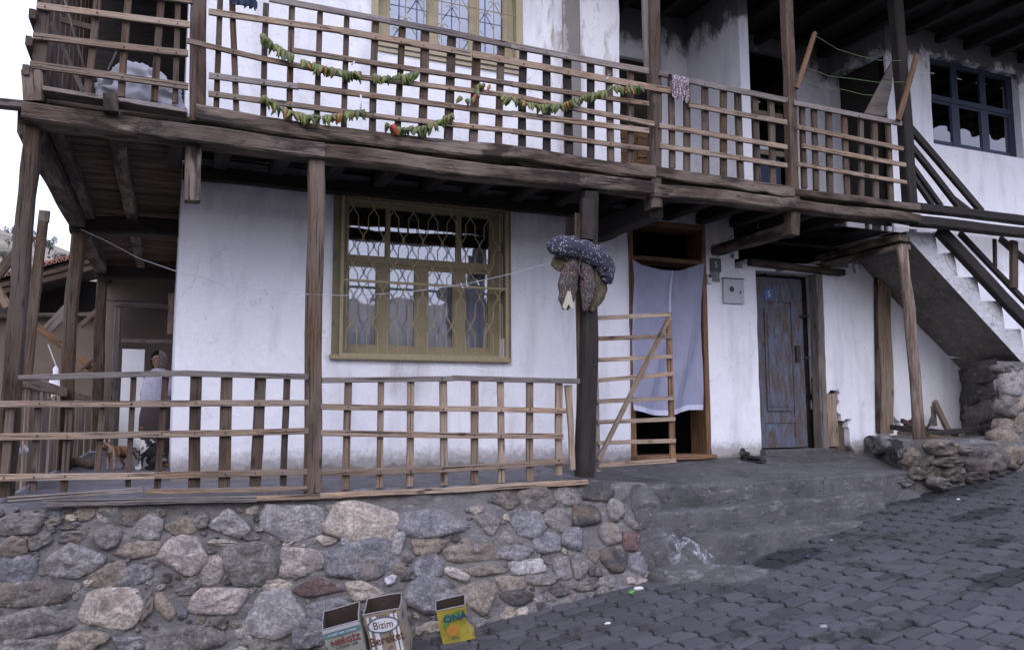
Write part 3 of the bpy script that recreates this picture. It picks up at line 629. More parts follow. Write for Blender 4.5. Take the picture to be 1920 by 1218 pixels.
b = MB().box((4.40, 7.33, 2.80), (8.37, 8.32, 2.855)); b.build('gallery_floor', M['wood_dark'], house)
# lintels, pilaster seam
beam('pilaster', (3.80, 7.275, 3.0), (3.80, 7.275, 5.58), .20, .05, M['plaster'], house, rough=.6, bevel=.3)
beam('pilaster', (3.79, 7.275, 1.75), (3.79, 7.275, 2.7), .16, .05, M['plaster'], house, rough=.6, bevel=.3)

def window(op, parent, paint, reveal, lower, upper, tz, Yw, fr=.055, cur='curtain', grille=None, Yin=.13, sash=.04):
    """op = opening; lower/upper = pane spans as fractions of the width; tz = transom height fraction"""
    x0, x1, z0, z1 = op; wd, h = x1-x0, z1-z0; Yf = Yw+Yin
    w_ = thing_part('window', parent, (x0, Yf, z0))
    f = MB(); f.box((x0, Yf, z0), (x0+fr, Yf+.06, z1)).box((x1-fr, Yf, z0), (x1, Yf+.06, z1)).box((x0+fr, Yf+.002, z0), (x1-fr, Yf+.06, z0+fr)).box((x0+fr, Yf+.002, z1-fr), (x1-fr, Yf+.06, z1))
    ix0, ix1 = x0+fr, x1-fr; iw = ix1-ix0; tzz = z0+fr+(h-2*fr)*tz
    f.box((ix0, Yf-.006, tzz-.035), (ix1, Yf+.055, tzz+.035))
    f.build('frame', paint, w_)
    for spans, a, b_, isl in ((lower, z0+fr, tzz-.035, True), (upper, tzz+.035, z1-fr, False)):
        prev = 0
        def mull(u, v_): MB().box((ix0+iw*u, Yf+.004, a), (ix0+iw*v_, Yf+.05, b_)).build('mullion', paint, w_)
        for (u0, u1) in spans:
            if u0 > prev+1e-4: mull(prev, u0)
            prev = u1
        if prev < 1-1e-4: mull(prev, 1)
        if isl:
            for (u0, u1) in spans:
                s = MB(); p0, p1 = ix0+iw*u0, ix0+iw*u1
                s.box((p0, Yf+.010, a), (p1, Yf+.045, a+.05)).box((p0, Yf+.010, b_-.035), (p1, Yf+.045, b_)).box((p0, Yf+.012, a+.05), (p0+.012, Yf+.045, b_-.035)).box((p1-.012, Yf+.012, a+.05), (p1, Yf+.045, b_-.035))
                s.build('sash', paint, w_)
        for (u0, u1) in spans:
            g = MB().box((ix0+iw*u0, Yf+.024, a), (ix0+iw*u1, Yf+.028, b_)); g.build('pane', M['glass'], w_)
    return w_
def thing_part(name, parent, loc):
    o = bpy.data.objects.new(name, None); o.empty_display_size = .1; return reg(o, Matrix.Translation(Vector(loc)), parent)
w1 = window(W1, house, M['olive'], None, [(.02, .205), (.28, .455), (.535, .715), (.79, .965)], [(.02, .255), (.285, .73), (.765, .965)], .63, WY)
b = MB(); x0, x1, z0, z1 = W1; e = .055             # painted plaster band round the opening
for (a, c) in (((x0-e-.03, WY-.022, z0-.03), (x0+.002, WY+.1, z1+.06)), ((x1-.002, WY-.022, z0-.03), (x1+.06, WY+.1, z1+.06)), ((x0, WY-.024, z1-.003), (x1, WY+.1, z1+.065))): MB().box(a, c).build('surround', M['olive_reveal'], house)
b = MB().box((x0-.10, WY-.05, z0-.045), (x1+.05, WY+.13, z0-.002)); b.build('sill', M['olive'], house)
w2 = window(W2, house, M['ochre'], None, [(.06, .36), (.43, .69), (.76, .97)], [(.06, .36), (.43, .69), (.76, .97)], .90, WY, Yin=.09)
b = MB(); x0, x1, z0, z1 = W2
MB().box((x0-.06, WY-.02, z0-.02), (x0+.004, WY+.08, z1+.05)).build('surround', M['ochre'], house); MB().box((x1-.004, WY-.02, z0-.02), (x1+.07, WY+.08, z1+.05)).build('surround', M['ochre'], house)
b = MB().box((x0-.02, WY-.03, z0-.05), (x1+.05, WY+.1, z0-.004)); b.box((x0, WY-.02, z0-.10), (x1+.1, WY+.02, z0-.075)); b.build('sill', M['ochre'], house)
w3 = window(W3, house, M['bluepaint'], None, [(.03, .27), (.36, .62), (.71, .97)], [(.03, .29), (.36, .63), (.70, .97)], .57, WY, Yin=.10)
# iron grille of the lower window
gr = MB(); x0, x1, z0, z1 = W1; gy = WY-.035; nb = 17; dx = (x1-x0-.08)/(nb-1)
lv = [.93, .74, .56, .40, .20]
for i in range(nb):
    pts = []; bx = x0+.04+dx*i
    for zf in [0, 1]+[]: pass
    zs = [0.02]
    for k, l in enumerate(sorted(lv)):
        zs += [l-.055, l-.012, l+.012, l+.055]
    zs.append(1.02)
    seq = [(zs[0], 0)]
    for k, l in enumerate(sorted(lv)):
        par = k % 2; side = 1 if (i+par) % 2 == 0 else -1
        if (i == 0 and side < 0) or (i == nb-1 and side > 0): side = 0
        seq += [(l-.055, 0), (l-.012, side*.44), (l+.012, side*.44), (l+.055, 0)]
    seq.append((1.0, 0))
    gr.tube([(bx+dx*o, gy-.004*(i % 2), z0+(z1-z0)*zf) for zf, o in seq], .0055, 5)
for zf in (.0, .46, 1.0): gr.box((x0-.01, gy-.014, z0+(z1-z0)*zf-.011), (x1+.01, gy+.006, z0+(z1-z0)*zf+.011))
gr.box((x0-.022, gy-.016, z0-.02), (x0+.008, gy+.012, z1+.02)).box((x1-.008, gy-.016, z0-.02), (x1+.022, gy+.012, z1+.02)); gr.box((x0-.022, gy-.018, z0-.035), (x1+.022, gy+.012, z0+.01))
gr.build('grille', M['iron'], w1)
gr = MB(); x0, x1, z0, z1 = W2; gy = WY-.01
for i in range(8):
    bx = x0+.09+i*.185; gr.tube([(bx, gy, z0+.02), (bx, gy, z1)], .006, 5)
    for zc in (z0+.28, z0+.62, z0+.95):
        if (i+int(zc*3)) % 2: continue
        for s in (-1, 1):
            gr.tube([(bx, gy, zc), (bx+s*.10, gy, zc-.16)], .005, 5)
            gr.tube([(bx, gy, zc-.02), (bx+s*.03, gy, zc+.01), (bx+s*.055, gy, zc-.002), (bx+s*.06, gy, zc-.02)], .004, 5)
for zz in (z0+.52, z0+1.05): gr.tube([(x0, gy, zz), (x1, gy, zz)], .005, 5)
gr.build('grille', M['iron'], w2)
# curtains behind the panes
def curtain(op, label, Y, zlo, zhi, mat, amp=.03, per=.11, cat='curtain', x0=None, x1=None, sd=0):
    a = op[0]+.05 if x0 is None else x0; b_ = op[1]-.05 if x1 is None else x1; vs = []; fs = []; n = int((b_-a)/.015); m = 14
    for j in range(m+1):
        z = zlo+(zhi-zlo)*j/m
        for i in range(n+1):
            x = a+(b_-a)*i/n
            y = Y+amp*math.sin(2*math.pi*x/per+1.5*noise.noise((x*3, z*.7, sd)))*(.6+.4*noise.noise((x*5, z, sd+4)))
            vs.append((x, y, z))
    for j in range(m):
        for i in range(n): q = j*(n+1)+i; fs.append((q, q+1, q+n+2, q+n+1))
    o = mesh('curtain', vs, fs, mat, None, None, True); return tag(o, label, cat)
curtain(W1, 'lilac curtain hanging behind the grilled lower window', WY+.235, W1[2]+.03, W1[3]-.35, M['curtain'])
M['bluecurtain'] = cloth('blue_lilac_curtain', (.34, .37, .62), (.42, .46, .72), 2, .35, .0)
curtain(W2, 'pale blue curtain behind the upper ochre window', WY+.24, W2[2]+.03, W2[3]-.03, M['bluecurtain'], .02, .2)
curtain(W3, 'white curtain behind the dark blue upper window', WY+.215, W3[2]+.03, W3[3]-.03, M['lace'], .02, .13)
# curtained door: varnished frame, transom, half-open inner darkness
def frame_part(op, parent, mat, wj, dep, Yf, head=True, trans=None):
    x0, x1, z0, z1 = op
    beam('door_frame', (x0+wj/2, Yf, z0), (x0+wj/2, Yf, z1), wj, dep, mat, parent, rough=.3); beam('door_frame', (x1-wj/2, Yf, z0), (x1-wj/2, Yf, z1), wj, dep, mat, parent, rough=.3)
    if head: beam('door_frame', (x0+wj, Yf, z1-wj/2), (x1-wj, Yf, z1-wj/2), wj, dep*.96, mat, parent, rough=.3)
    if trans: beam('door_frame', (x0+wj, Yf-.004, trans), (x1-wj, Yf-.004, trans), wj*.8, dep*.9, mat, parent, rough=.3)
frame_part(D1, house, M['varnish'], .06, .30, WY+.13, True, 2.20)
beam('threshold', (D1[0], WY+.05, .075), (D1[1], WY+.05, .075), .05, .30, M['wood_orange'], house)
# blue door leaf and its frame
dl = thing_part('door', house, (D2[0], WY+.12, D2[2]))
def blue_mat():
    m, n, b = nodes('peeling_blue_paint'); v = objvec(n, False)
    c = mix(n, noise_(n, mapv(n, v, (6, 6, 2)), 2, 6, .7), (.045, .055, .085), (.145, .18, .25))
    c = mix(n, ramp(n, noise_(n, mapv(n, v, (9, 9, 2.2), (3, 1, 2)), 1.7, 8, .72, .5), [(.41, 0.0), (.56, .9)]), c, mix(n, noise_(n, v, 12, 4), (.04, .03, .025), (.12, .07, .042)))
    c = mix(n, ramp(n, noise_(n, mapv(n, v, (12, 12, 2), (8, 1, 5)), 2, 7, .7), [(.6, 0.0), (.7, .6)]), c, (.33, .36, .47))
    L(n, c, b.inputs['Base Color']); b.inputs['Roughness'].default_value = .7; bump(n, b, noise_(n, mapv(n, v, (9, 9, 2)), 4, 6, .7), .4, .01); return m
M['peel'] = blue_mat()
x0, x1, z0, z1 = D2; yl = WY+.12
lf0, lf1 = x0+.02, x0+.77
b = MB().box((lf0, yl, z0+.02), (lf1, yl+.04, z1-.05)); b.box((lf0, yl-.012, z0+.02), (lf0+.13, yl, z1-.06)).box((lf1-.17, yl-.012, z0+.02), (lf1, yl, z1-.06)).box((lf0+.13, yl-.012, z1-.34), (lf1-.17, yl, z1-.06)).box((lf0+.13, yl-.012, z0+.02), (lf1-.17, yl, z0+.12)).box((lf0+.13, yl-.012, z0+.30), (lf1-.17, yl, z0+.38))
b.build('leaf', M['peel'], dl)
b = MB(); px0, px1, pz0, pz1 = lf0+.18, lf1-.22, z0+.44, z1-.42
b.box((px0, yl-.018, pz0), (px1, yl-.001, pz1)); b.box((px0+.03, yl-.026, pz0+.05), (px1-.03, yl-.018, pz1-.05)); b.build('leaf_panel', M['peel'], dl)
MB().box((lf1-.14, yl-.045, z0+1.02), (lf1-.08, yl-.012, z0+1.2)).build('lock', M['iron_dark'], dl)
MB().tube([(lf1-.02, yl-.03, z0+1.05), (lf1+.05, yl-.05, z0+1.07)], .012).build('latch', M['iron_dark'], dl); MB().tube([(lf1-.05, yl-.03, z1-.5), (lf1+.06, yl-.05, z1-.49)], .015).build('latch', M['iron_dark'], dl)
b = MB().box((x0+.77, yl+.10, z0), (x1, yl+.12, z1)); b.build('dark_gap_board', M['wood_dark'], dl)
b = MB().box((lf0+.19, yl-.02, z0-.0+1.73), (lf0+.32, yl-.012, z0+1.86)); 
M['plateblue'] = plain('blue_enamel', (.03, .07, .22), .35); b.build('number_plate', M['plateblue'], dl)
beam('door_frame', (D2[1]-.035, WY+.03, D2[2]), (D2[1]-.03, WY+.03, D2[3]), .10, .14, M['wood_grey'], house)
bar('lintel', 1404, 492, 1578, 512, WY-.03, 11, .12, M['wood_beam'], house)
beam('threshold', (D2[0]-.02, WY-.02, D2[2]-.03), (D2[1]+.03, WY-.02, D2[2]-.03), .07, .16, M['cement'], house)
bar('stud', 1554, 738, 1560, 836, WY+.05, 20, .08, M['wood_light'], house)
b = MB().box((7.06, WY+.09, -.05), (9.2, WY+.16, .95)); b.build('earth_core', M['mudgap'], house)
# upper brown panelled door, dark window and blue panels in the gallery
dd = thing_part('door', house, (4.94, 8.35, 2.85))
b = MB().box((4.97, 8.36, 2.85), (5.49, 8.40, 4.05)); 
for zc in (3.0, 3.35, 3.7): b.box((5.03, 8.345, zc), (5.2, 8.36, zc+.27)).box((5.27, 8.345, zc), (5.44, 8.36, zc+.27))
b.build('leaf', M['varnish'], dd)
b = MB().box((4.97, 8.38, 4.05), (5.49, 8.42, 4.95)); b.build('upper_panel', M['wood_dark'], dd)
b = MB().box((6.40, 8.38, 2.85), (7.55, 8.42, 3.95)); 
M['navy'] = plain('navy_door_paint', (.03, .04, .085), .6)
b.build('blue_panel', M['navy'], house)
b = MB().box((6.40, 8.30, 3.96), (7.55, 8.36, 4.03)).box((6.95, 8.30, 4.03), (7.0, 8.36, 4.55)).box((6.40, 8.30, 4.5), (7.55, 8.36, 4.56)).box((6.40, 8.30, 3.6), (6.46, 8.36, 4.9)); b.build('window_bars', M['olive'], house)
b = MB().box((6.4, 8.385, 4.03), (7.74, 8.39, 5.4)); b.build('pane', M['glass'], house)
bar('stud', 1655, 515, 1663, 812, WY-.05, 22, .07, M['wood_light'], house, wob=.04)
bar('stud', 1644, 512, 1648, 810, WY-.03, 7, .05, M['wood_beam'], house)
# ------------------------------------------------------------------ balcony: beams, joists, floor boards
bal = thing('balcony', 'long weathered timber balcony carried on posts along the upper floor', 'balcony', (3, 6.1, 2.6))
Bm = M['wood_beam']
bar('sill_beam', 366, 222, 1222, 327, 6.10, 27, .16, Bm, bal, seg=30, wob=.03)
bar('sill_beam', 1222, 325, 1480, 362, 6.10, 20, .14, Bm, bal, wob=.02)
bar('sill_beam', 1476, 362, 1716, 390, 6.10, 13, .13, Bm, bal, wob=.02)
bar('lower_beam', 262, 246, 605, 289, 6.06, 31, .20, Bm, bal, wob=.02)
bar('lower_beam', 604, 290, 1216, 356, 6.08, 27, .18, Bm, bal, wob=.03, seg=26)
bar('lower_beam', 1212, 357, 1480, 385, 6.08, 22, .18, Bm, bal, wob=.02)
bar('lower_beam', 1478, 385, 1716, 413, 6.08, 17, .16, Bm, bal, wob=.02)
bar('lower_beam', 45, 216, 264, 245, 6.12, 32, .22, Bm, bal)
bar('pole_end', -40, 190, 46, 198, 6.16, 15, .09, M['wood_grey'], bal)
bar('joist_end', 208, 184, 209, 216, 6.02, 27, .2, Bm, bal)
bar('corner_block', 63, 142, 68, 200, 6.14, 40, .24, Bm, bal)
bar('kick_board', 82, 172, 350, 214, 6.05, 8, .16, M['wood_grey'], bal)
bar('post_stub', 364, 262, 362, 379, 6.12, 30, .14, M['wood_beam'], bal)
bar('post_stub', 1224, 366, 1226, 392, 6.11, 20, .16, M['wood_beam'], bal)
bar('post_stub', 1485, 398, 1484, 442, 6.12, 17, .13, M['wood'], bal)
# edge beam and cross beams of the side gallery, its joists and its floor boards
beam('edge_beam', (-.93, 6.2, 2.56), (-.93, 15.1, 2.62), .20, .16, Bm, bal, ty=(1, 0, 0), seg=30)
beam('edge_beam', (-.80, 6.2, 2.60), (-.80, 9.2, 2.62), .12, .09, Bm, bal, ty=(1, 0, 0))
for y in (9.35, 12.55, 14.9): beam('cross_beam', (-1.0, y, 2.52), (.04, y, 2.55), .18, .18, M['wood_dark'], bal)
beam('joist', (-.42, 6.2, 2.64), (-.42, 15, 2.68), .12, .11, Bm, bal, ty=(1, 0, 0), seg=30, wob=.04)
beam('joist', (-.02, 6.2, 2.64), (-.02, 7.2, 2.66), .12, .11, M['wood_dark'], bal, ty=(1, 0, 0))
y = 6.22; k = 0
while y < 15:
    wdt = random.uniform(.13, .22)
    beam('floor_board', (-.97, y+wdt/2, 2.735+random.uniform(-.012, .012)), (.10, y+wdt/2, 2.735+random.uniform(-.012, .012)), wdt-.018, .04, M['wood_slat'], bal, ty=(0, 0, 1), seg=5, bevel=.3); y += wdt
x = .35
while x < 7.2:                          # joists and boards over the lower terrace
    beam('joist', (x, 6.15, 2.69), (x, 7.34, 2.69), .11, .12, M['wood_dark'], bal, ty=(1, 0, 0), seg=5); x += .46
yy = 6.16
while yy < 7.3:
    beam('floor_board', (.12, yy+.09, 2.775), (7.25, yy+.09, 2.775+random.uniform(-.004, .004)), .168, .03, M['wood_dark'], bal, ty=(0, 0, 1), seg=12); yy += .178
beam('wall_plate', (.05, 7.22, 2.60), (4.5, 7.22, 2.62), .12, .10, M['wood_dark'], bal)
for (xa, ya, xb, yb, w_, m_) in ((1232, 388, 1150, 432, 46, 'wood_dark'), (1483, 428, 1388, 462, 24, 'wood_beam'), (1696, 446, 1600, 486, 16, 'wood_beam'), (1698, 462, 1590, 492, 12, 'wood_beam')):
    A = at(xa, ya, Y=6.14); B = Vector((A.x-.02, 7.35, A.z-.02)); beam('bracket', A, B, w_/230., .15, M[m_], bal, ty=(1, 0, 0), seg=8)
# dirt fill between the two beams
MB().box((-.95, 9.6, 2.76), (.06, 9.7, 5.6)).build('gallery_back_wall', M['wood_dark'], bal)
# ------------------------------------------------------------------ posts
def post(x0, y0, x1, y1, Y, wpx, t, mat, label, group=None, **k):
    o = bar('wooden_post', x0, y0, x1, y1, Y, wpx, t, mat, None, **k); return tag(o, label, 'post', group)
GP = 'posts carrying the balcony'
post(62, 232, 8, 930, 6.18, 31, .14, M['wood'], 'leaning grey brown post at the far left end of the balcony', GP, wob=.02, rough=1.6)
post(592, 302, 585, 922, 6.08, 29, .13, M['wood'], 'straight brown post between the two lower lattice fences, left of the window', GP, rough=1.6)
post(1101, 362, 1098, 893, 6.10, 27, .14, M['wood_dark'], 'dark post beside the gate with quilts tied to it', GP, rough=1.6)
tag(bar('side_board', 1083, 400, 1089, 752, 6.13, 11, .03, M['wood'], None), 'narrow brown board nailed to the left side of the dark gate post', 'board')
tag(bar('side_board', 1102, 372, 1101, 448, 6.02, 22, .03, M['wood_dark'], None), 'short blackened board on the gate post above the polka dot quilt', 'board')
# round crooked post at right
pts = [at(x, y, Y=6.11) for x, y in ((1691, 462), (1697, 520), (1706, 577), (1709, 640), (1715, 700), (1719, 760), (1724, 835))]
b = MB().tube(pts, [.052, .054, .056, .057, .055, .058, .060], 12)
b.v = [tuple(Vector(v)+Vector((noise.noise(Vector(v)*7), noise.noise(Vector(v)*7+Vector((9, 0, 0))), 0))*.014) for v in b.v]
def trunk_mat():
    m, n, b = nodes('barkless_trunk'); v = objvec(n, False)
    g = noise_(n, mapv(n, v, (22, 22, 2)), 1.6, 6, .65, .5); c = ramp(n, g, [(.3, (.05, .034, .024)), (.5, (.16, .115, .085)), (.72, (.30, .24, .20))])
    L(n, c, b.inputs['Base Color']); b.inputs['Roughness'].default_value = .9; bump(n, b, g, .7, .02); return m
M['trunk'] = trunk_mat()
tag(b.build('wooden_post', M['trunk'], None, None, True), 'crooked round tree trunk post standing on the stone ledge', 'post', GP)
# rear posts of the side veranda, leaning pole
SGP = 'posts along the side veranda'
def spost(pts_, X, w_, mat, label):
    P_ = [at(x, y, X=X) for x, y in pts_]; o = beam('wooden_post', P_[0], P_[-1], w_, w_, mat, None, rough=1.8, wob=.03); return tag(o, label, 'post', SGP)
spost([(147, 386), (120, 884)], -.93, .125, M['wood'], 'second post of the side veranda, tall brown and lit on its left edge')
spost([(191, 482), (180, 874)], -.93, .14, M['wood'], 'third post of the side veranda, behind the tall brown one')
spost([(211, 536), (203, 866)], -.93, .14, M['wood_dark'], 'last thin wavy post of the side veranda, beside the grey door frame')
A, B = at(84, 396, Y=7.6), at(38, 800, Y=7.6); tag(beam('wooden_pole', A, B, .075, .06, M['wood'], None, rough=1.5), 'leaning pole with a pale sawn top just behind the far left post', 'pole')
A2 = A+(B-A)*.0; tag(beam('pole_top', A+(A-B).normalized()*.002, A+(B-A).normalized()*.09, .079, .064, M['wood_grey'], None), 'pale sawn end of the leaning pole', 'pole end')
# posts above the balcony floor
UG = 'posts above the balcony railing'
post(374, -60, 370, 232, 6.10, 30, .14, M['wood'], 'thick grey brown corner post rising from the balcony beside the white sack', UG, rough=1.5)
post(1224, -90, 1228, 350, 6.10, 18, .11, M['wood'], 'upper post with a twisted timber where the pepper strings end', UG, rough=1.8)
post(1209, -90, 1213, 134, 6.13, 9, .05, M['wood_grey'], 'thin grey strut against the upper post by the brown door', UG, wob=.03)
post(1473, -60, 1487, 386, 6.10, 15, .10, M['wood'], 'upper post between the two right hand railing panels', UG)
post(1674, -60, 1707, 396, 6.10, 17, .11, M['wood_dark'], 'dark upper post at the right end of the balcony', UG, wob=.02)

# ------------------------------------------------------------------ railings of the balcony
RY, SY = 6.035, 6.075
def lattice(t, rails, slats, ry=RY, sy=SY, rm='wood_light', sm='wood', rt=.025, st_=.035):
    for (x0, y0, x1, y1, w_, *m_) in rails: bar('rail', x0, y0, x1, y1, ry, w_, rt, M[m_[0] if m_ else rm], t, rough=1.2)
    nb_ = MB()
    for r_ in rails:
        for q_ in slats:
            for _i in range(1):
                x = q_[0]
                for _k in range(3):
                    y = r_[1]+(r_[3]-r_[1])*(x-r_[0])/(r_[2]-r_[0]); x = q_[0]+(q_[2]-q_[0])*(y-q_[1])/(q_[3]-q_[1])
                if r_[0]-4 < x < r_[2]+4 and q_[1]-3 < y < q_[3] and random.random() < .8:
                    c_ = at(x+random.uniform(-2, 2), y+random.uniform(-1.5, 1.5), Y=ry-rt/2-.002); nb_.tube([c_+Vector((0, -.003, 0)), c_+Vector((0, .01, 0))], random.uniform(.004, .008), 6)
    if nb_.v: nb_.build('nails', M['iron_dark'], t)['kind'] = 'stuff'
    for (x0, y0, x1, y1, w_, *m_) in slats: bar('slat', x0, y0, x1, y1, sy, w_, st_, M[m_[0] if m_ else sm], t, rough=1.2, seg=6)
RG = 'lattice railing panels of the balcony'
t = thing('balcony_railing', 'left end railing panel with wide horizontal slats in front of the white sack', 'railing', at(200, 190, Y=6.1), RG)
lattice(t, [(69, -36, 360, 2, 12), (69, 11, 355, 47, 12), (62, 68, 353, 101, 12), (57, 122, 353, 163, 13)],
        [(243, -30, 227, 182, 14), (304, -30, 289, 190, 14), (335, -30, 328, 194, 11), (186, -30, 164, 176, 14), (86, -30, 70, 182, 26, 'wood')], rm='wood_light')
for (x, y) in ((60, 26), (54, 76), (48, 130)): beam('rail_end', at(x, y, Y=6.0), at(x, y, Y=6.0)+Vector((0, 3.3, .0)), .07, .04, M['wood'], t, ty=(1, 0, 0))
for i in range(9): beam('side_plank', (-.90, 6.5+i*.32, 2.8), (-.90, 6.5+i*.32, 5.5), .25, .025, M['wood'], t, ty=(1, 0, 0), seg=6)
t = thing('balcony_railing', 'long main lattice railing panel hung with strings of peppers', 'railing', at(800, 270, Y=6.1), RG)
lattice(t, [(505, -2, 730, 40, 11, 'wood_grey'), (728, 40, 960, 86, 11, 'wood_grey'), (958, 86, 1215, 134, 11, 'wood_grey'), (392, 22, 640, 58, 11), (638, 58, 882, 101, 12), (885, 102, 1257, 171, 12), (351, 77, 480, 108, 9), (480, 108, 670, 146, 9), (668, 145, 960, 180, 9), (960, 180, 1226, 233, 9),
            (548, 95, 960, 158, 9), (960, 158, 1216, 195, 9), (392, 141, 560, 163, 11, 'wood_grey'), (558, 162, 960, 214, 10), (960, 213, 1216, 246, 10), (391, 176, 700, 217, 10), (698, 217, 960, 246, 9), (960, 246, 1216, 280, 9)],
        [(414, -30, 405, 209, 11), (434, -30, 443, 214, 11), (499, 8, 494, 221, 11), (548, 14, 542, 228, 11), (600, 24, 594, 234, 10), (650, 32, 645, 241, 10), (704, 42, 698, 250, 12), (754, 52, 745, 256, 11), (796, 58, 791, 259, 15), (847, 68, 841, 265, 15), (895, 78, 887, 271, 15), (939, 86, 934, 279, 12),
         (981, 92, 979, 288, 13, 'wood_dark'), (1025, 100, 1025, 293, 13, 'wood_dark'), (1064, 108, 1066, 298, 14, 'wood_dark'), (1107, 118, 1108, 301, 12, 'wood_dark'), (1142, 124, 1144, 303, 11), (1182, 130, 1181, 308, 10)])
t = thing('balcony_railing', 'lattice railing panel with a scarf over it, right of the pepper strings', 'railing', at(1350, 330, Y=6.1), RG)
lattice(t, [(1236, 137, 1252, 142, 9, 'wood_grey'), (1286, 150, 1476, 189, 10, 'wood_grey'), (1291, 197, 1475, 230, 9), (1236, 236, 1475, 276, 9), (1236, 273, 1475, 311, 9)],
        [(1257, 150, 1260, 316, 10), (1287, 152, 1288, 321, 11), (1321, 160, 1323, 328, 11), (1356, 168, 1357, 333, 11), (1383, 175, 1389, 339, 11), (1415, 181, 1420, 343, 10), (1446, 187, 1449, 346, 10)])
t = thing('balcony_railing', 'rightmost short lattice railing panel below the leaning board', 'railing', at(1600, 360, Y=6.1), RG)
lattice(t, [(1488, 193, 1690, 232, 9, 'wood_grey'), (1494, 238, 1693, 279, 8), (1505, 273, 1697, 310, 8), (1496, 308, 1699, 342, 7)],
        [(1504, 200, 1508, 353, 9), (1526, 202, 1530, 357, 9), (1553, 208, 1557, 361, 10), (1582, 213, 1588, 365, 9), (1613, 219, 1615, 369, 8), (1639, 224, 1642, 373, 9), (1664, 230, 1671, 376, 8)], sm='wood')
# ------------------------------------------------------------------ lower lattice fences and gate
FG = 'low lattice fences along the terrace edge'
t = thing('lattice_fence', 'left low lattice fence with wide uneven slats, ending at the brown post', 'fence', at(300, 925, Y=6.1), FG)
lattice(t, [(34, 709, 345, 699, 11, 'wood_grey'), (343, 699, 578, 706, 11, 'wood_grey'), (-60, 758, 250, 757, 12), (249, 757, 586, 755, 12), (-60, 820, 300, 814, 13), (298, 814, 586, 807, 12), (-60, 896, 290, 891, 13), (288, 891, 586, 884, 12)],
        [(250, 706, 240, 912, 11), (311, 706, 295, 915, 13), (368, 706, 365, 913, 22), (425, 708, 421, 913, 22), (488, 708, 477, 911, 21), (538, 706, 531, 910, 12), (193, 760, 183, 884, 12), (131, 760, 119, 922, 14), (72, 760, 62, 922, 14), (20, 760, 8, 900, 16)], ry=6.03, sy=6.07, sm='wood')
bar('bottom_board', 14, 936, 268, 918, 6.00, 10, .03, M['wood_grey'], t); bar('bottom_board', 272, 922, 576, 915, 6.01, 9, .03, M['wood_light'], t)
bar('bottom_board', 79, 944, 480, 934, 5.985, 12, .05, M['wood_grey'], t, seg=16); bar('bottom_board', 480, 934, 640, 929, 5.985, 9, .05, M['wood_light'], t)
t = thing('lattice_fence', 'right low lattice fence of narrow pale slats in front of the grilled window', 'fence', at(830, 905, Y=6.1), FG)
lattice(t, [(604, 713, 850, 709, 10, 'wood_grey'), (848, 709, 1086, 715, 10, 'wood_grey'), (598, 762, 830, 766, 11), (828, 766, 1060, 770, 10), (598, 811, 1055, 818, 11), (598, 886, 830, 880, 11), (828, 880, 1060, 863, 11)],
        [(653, 716, 648, 917, 13), (714, 716, 711, 913, 11), (770, 714, 768, 911, 12), (831, 712, 833, 909, 13), (890, 714, 890, 906, 13), (938, 714, 940, 904, 11), (993, 716, 993, 901, 12), (1048, 718, 1047, 890, 12), (1067, 722, 1073, 880, 9), (1062, 722, 1068, 800, 6)], ry=6.03, sy=6.07, sm='wood_light')
bar('bottom_board', 600, 929, 850, 918, 5.985, 10, .05, M['wood_light'], t); bar('bottom_board', 848, 918, 1100, 903, 5.985, 10, .05, M['wood_light'], t)
t = thing('gate', 'open slatted wooden gate with a diagonal brace in front of the curtained door', 'gate', at(1116, 880, Y=6.15))
GYY = 6.2
for (a, b_, c, d) in ((1112, 597, 1256, 589), (1115, 635, 1258, 630), (1117, 675, 1260, 668), (1118, 713, 1262, 701), (1119, 752, 1263, 746), (1120, 791, 1265, 785), (1121, 830, 1266, 826), (1122, 872, 1267, 863)):
    bar('slat', a, b_, c, d, GYY, 8, .022, M['wood_light'], t, seg=6)
bar('stile', 1115, 590, 1121, 884, GYY+.03, 8, .03, M['wood_grey'], t); bar('stile', 1254, 586, 1261, 868, GYY+.03, 9, .03, M['wood_orange'], t)
bar('brace', 1122, 862, 1255, 594, GYY-.03, 8, .025, M['wood_light'], t)
# plank fence down the side of the terrace
t = thing('plank_fence', 'rough upright plank fence closing the left side of the veranda', 'fence', (-.95, 6.3, 0))
A, B = at(38, 714, X=-.95), at(168, 748, X=-.95); beam('rail', A, B, .085, .04, M['wood_light'], t, ty=(1, 0, 0), seg=20)
zt = (A.z, B.z); yA, yB = A.y, B.y
y = 6.3; i = 0
while y < 12.9:
    wd = random.uniform(.10, .24); tt = min(1, (y-yA)/(yB-yA)); top = A.z+(B.z-A.z)*tt-random.uniform(.01, .1)
    mt = 'plank_pale' if y > 9.6 or random.random() < .35 else random.choice(['wood_light', 'wood_light', 'wood_grey'])
    beam('plank', (-.99+random.uniform(-.01, .01), y+wd/2, .02), (-.99, y+wd/2, top), wd-.012, .022, M[mt], t, ty=(1, 0, 0), seg=6); y += wd+random.choice([0, 0, .015, .05])
b = MB().tube([at(132, 868, Z=.06), at(150, 866, Z=.07), at(176, 870, Z=.05)], .05, 8); tag(b.build('log', M['trunk'], None, None, True), 'short pale log lying along the foot of the plank fence', 'log')
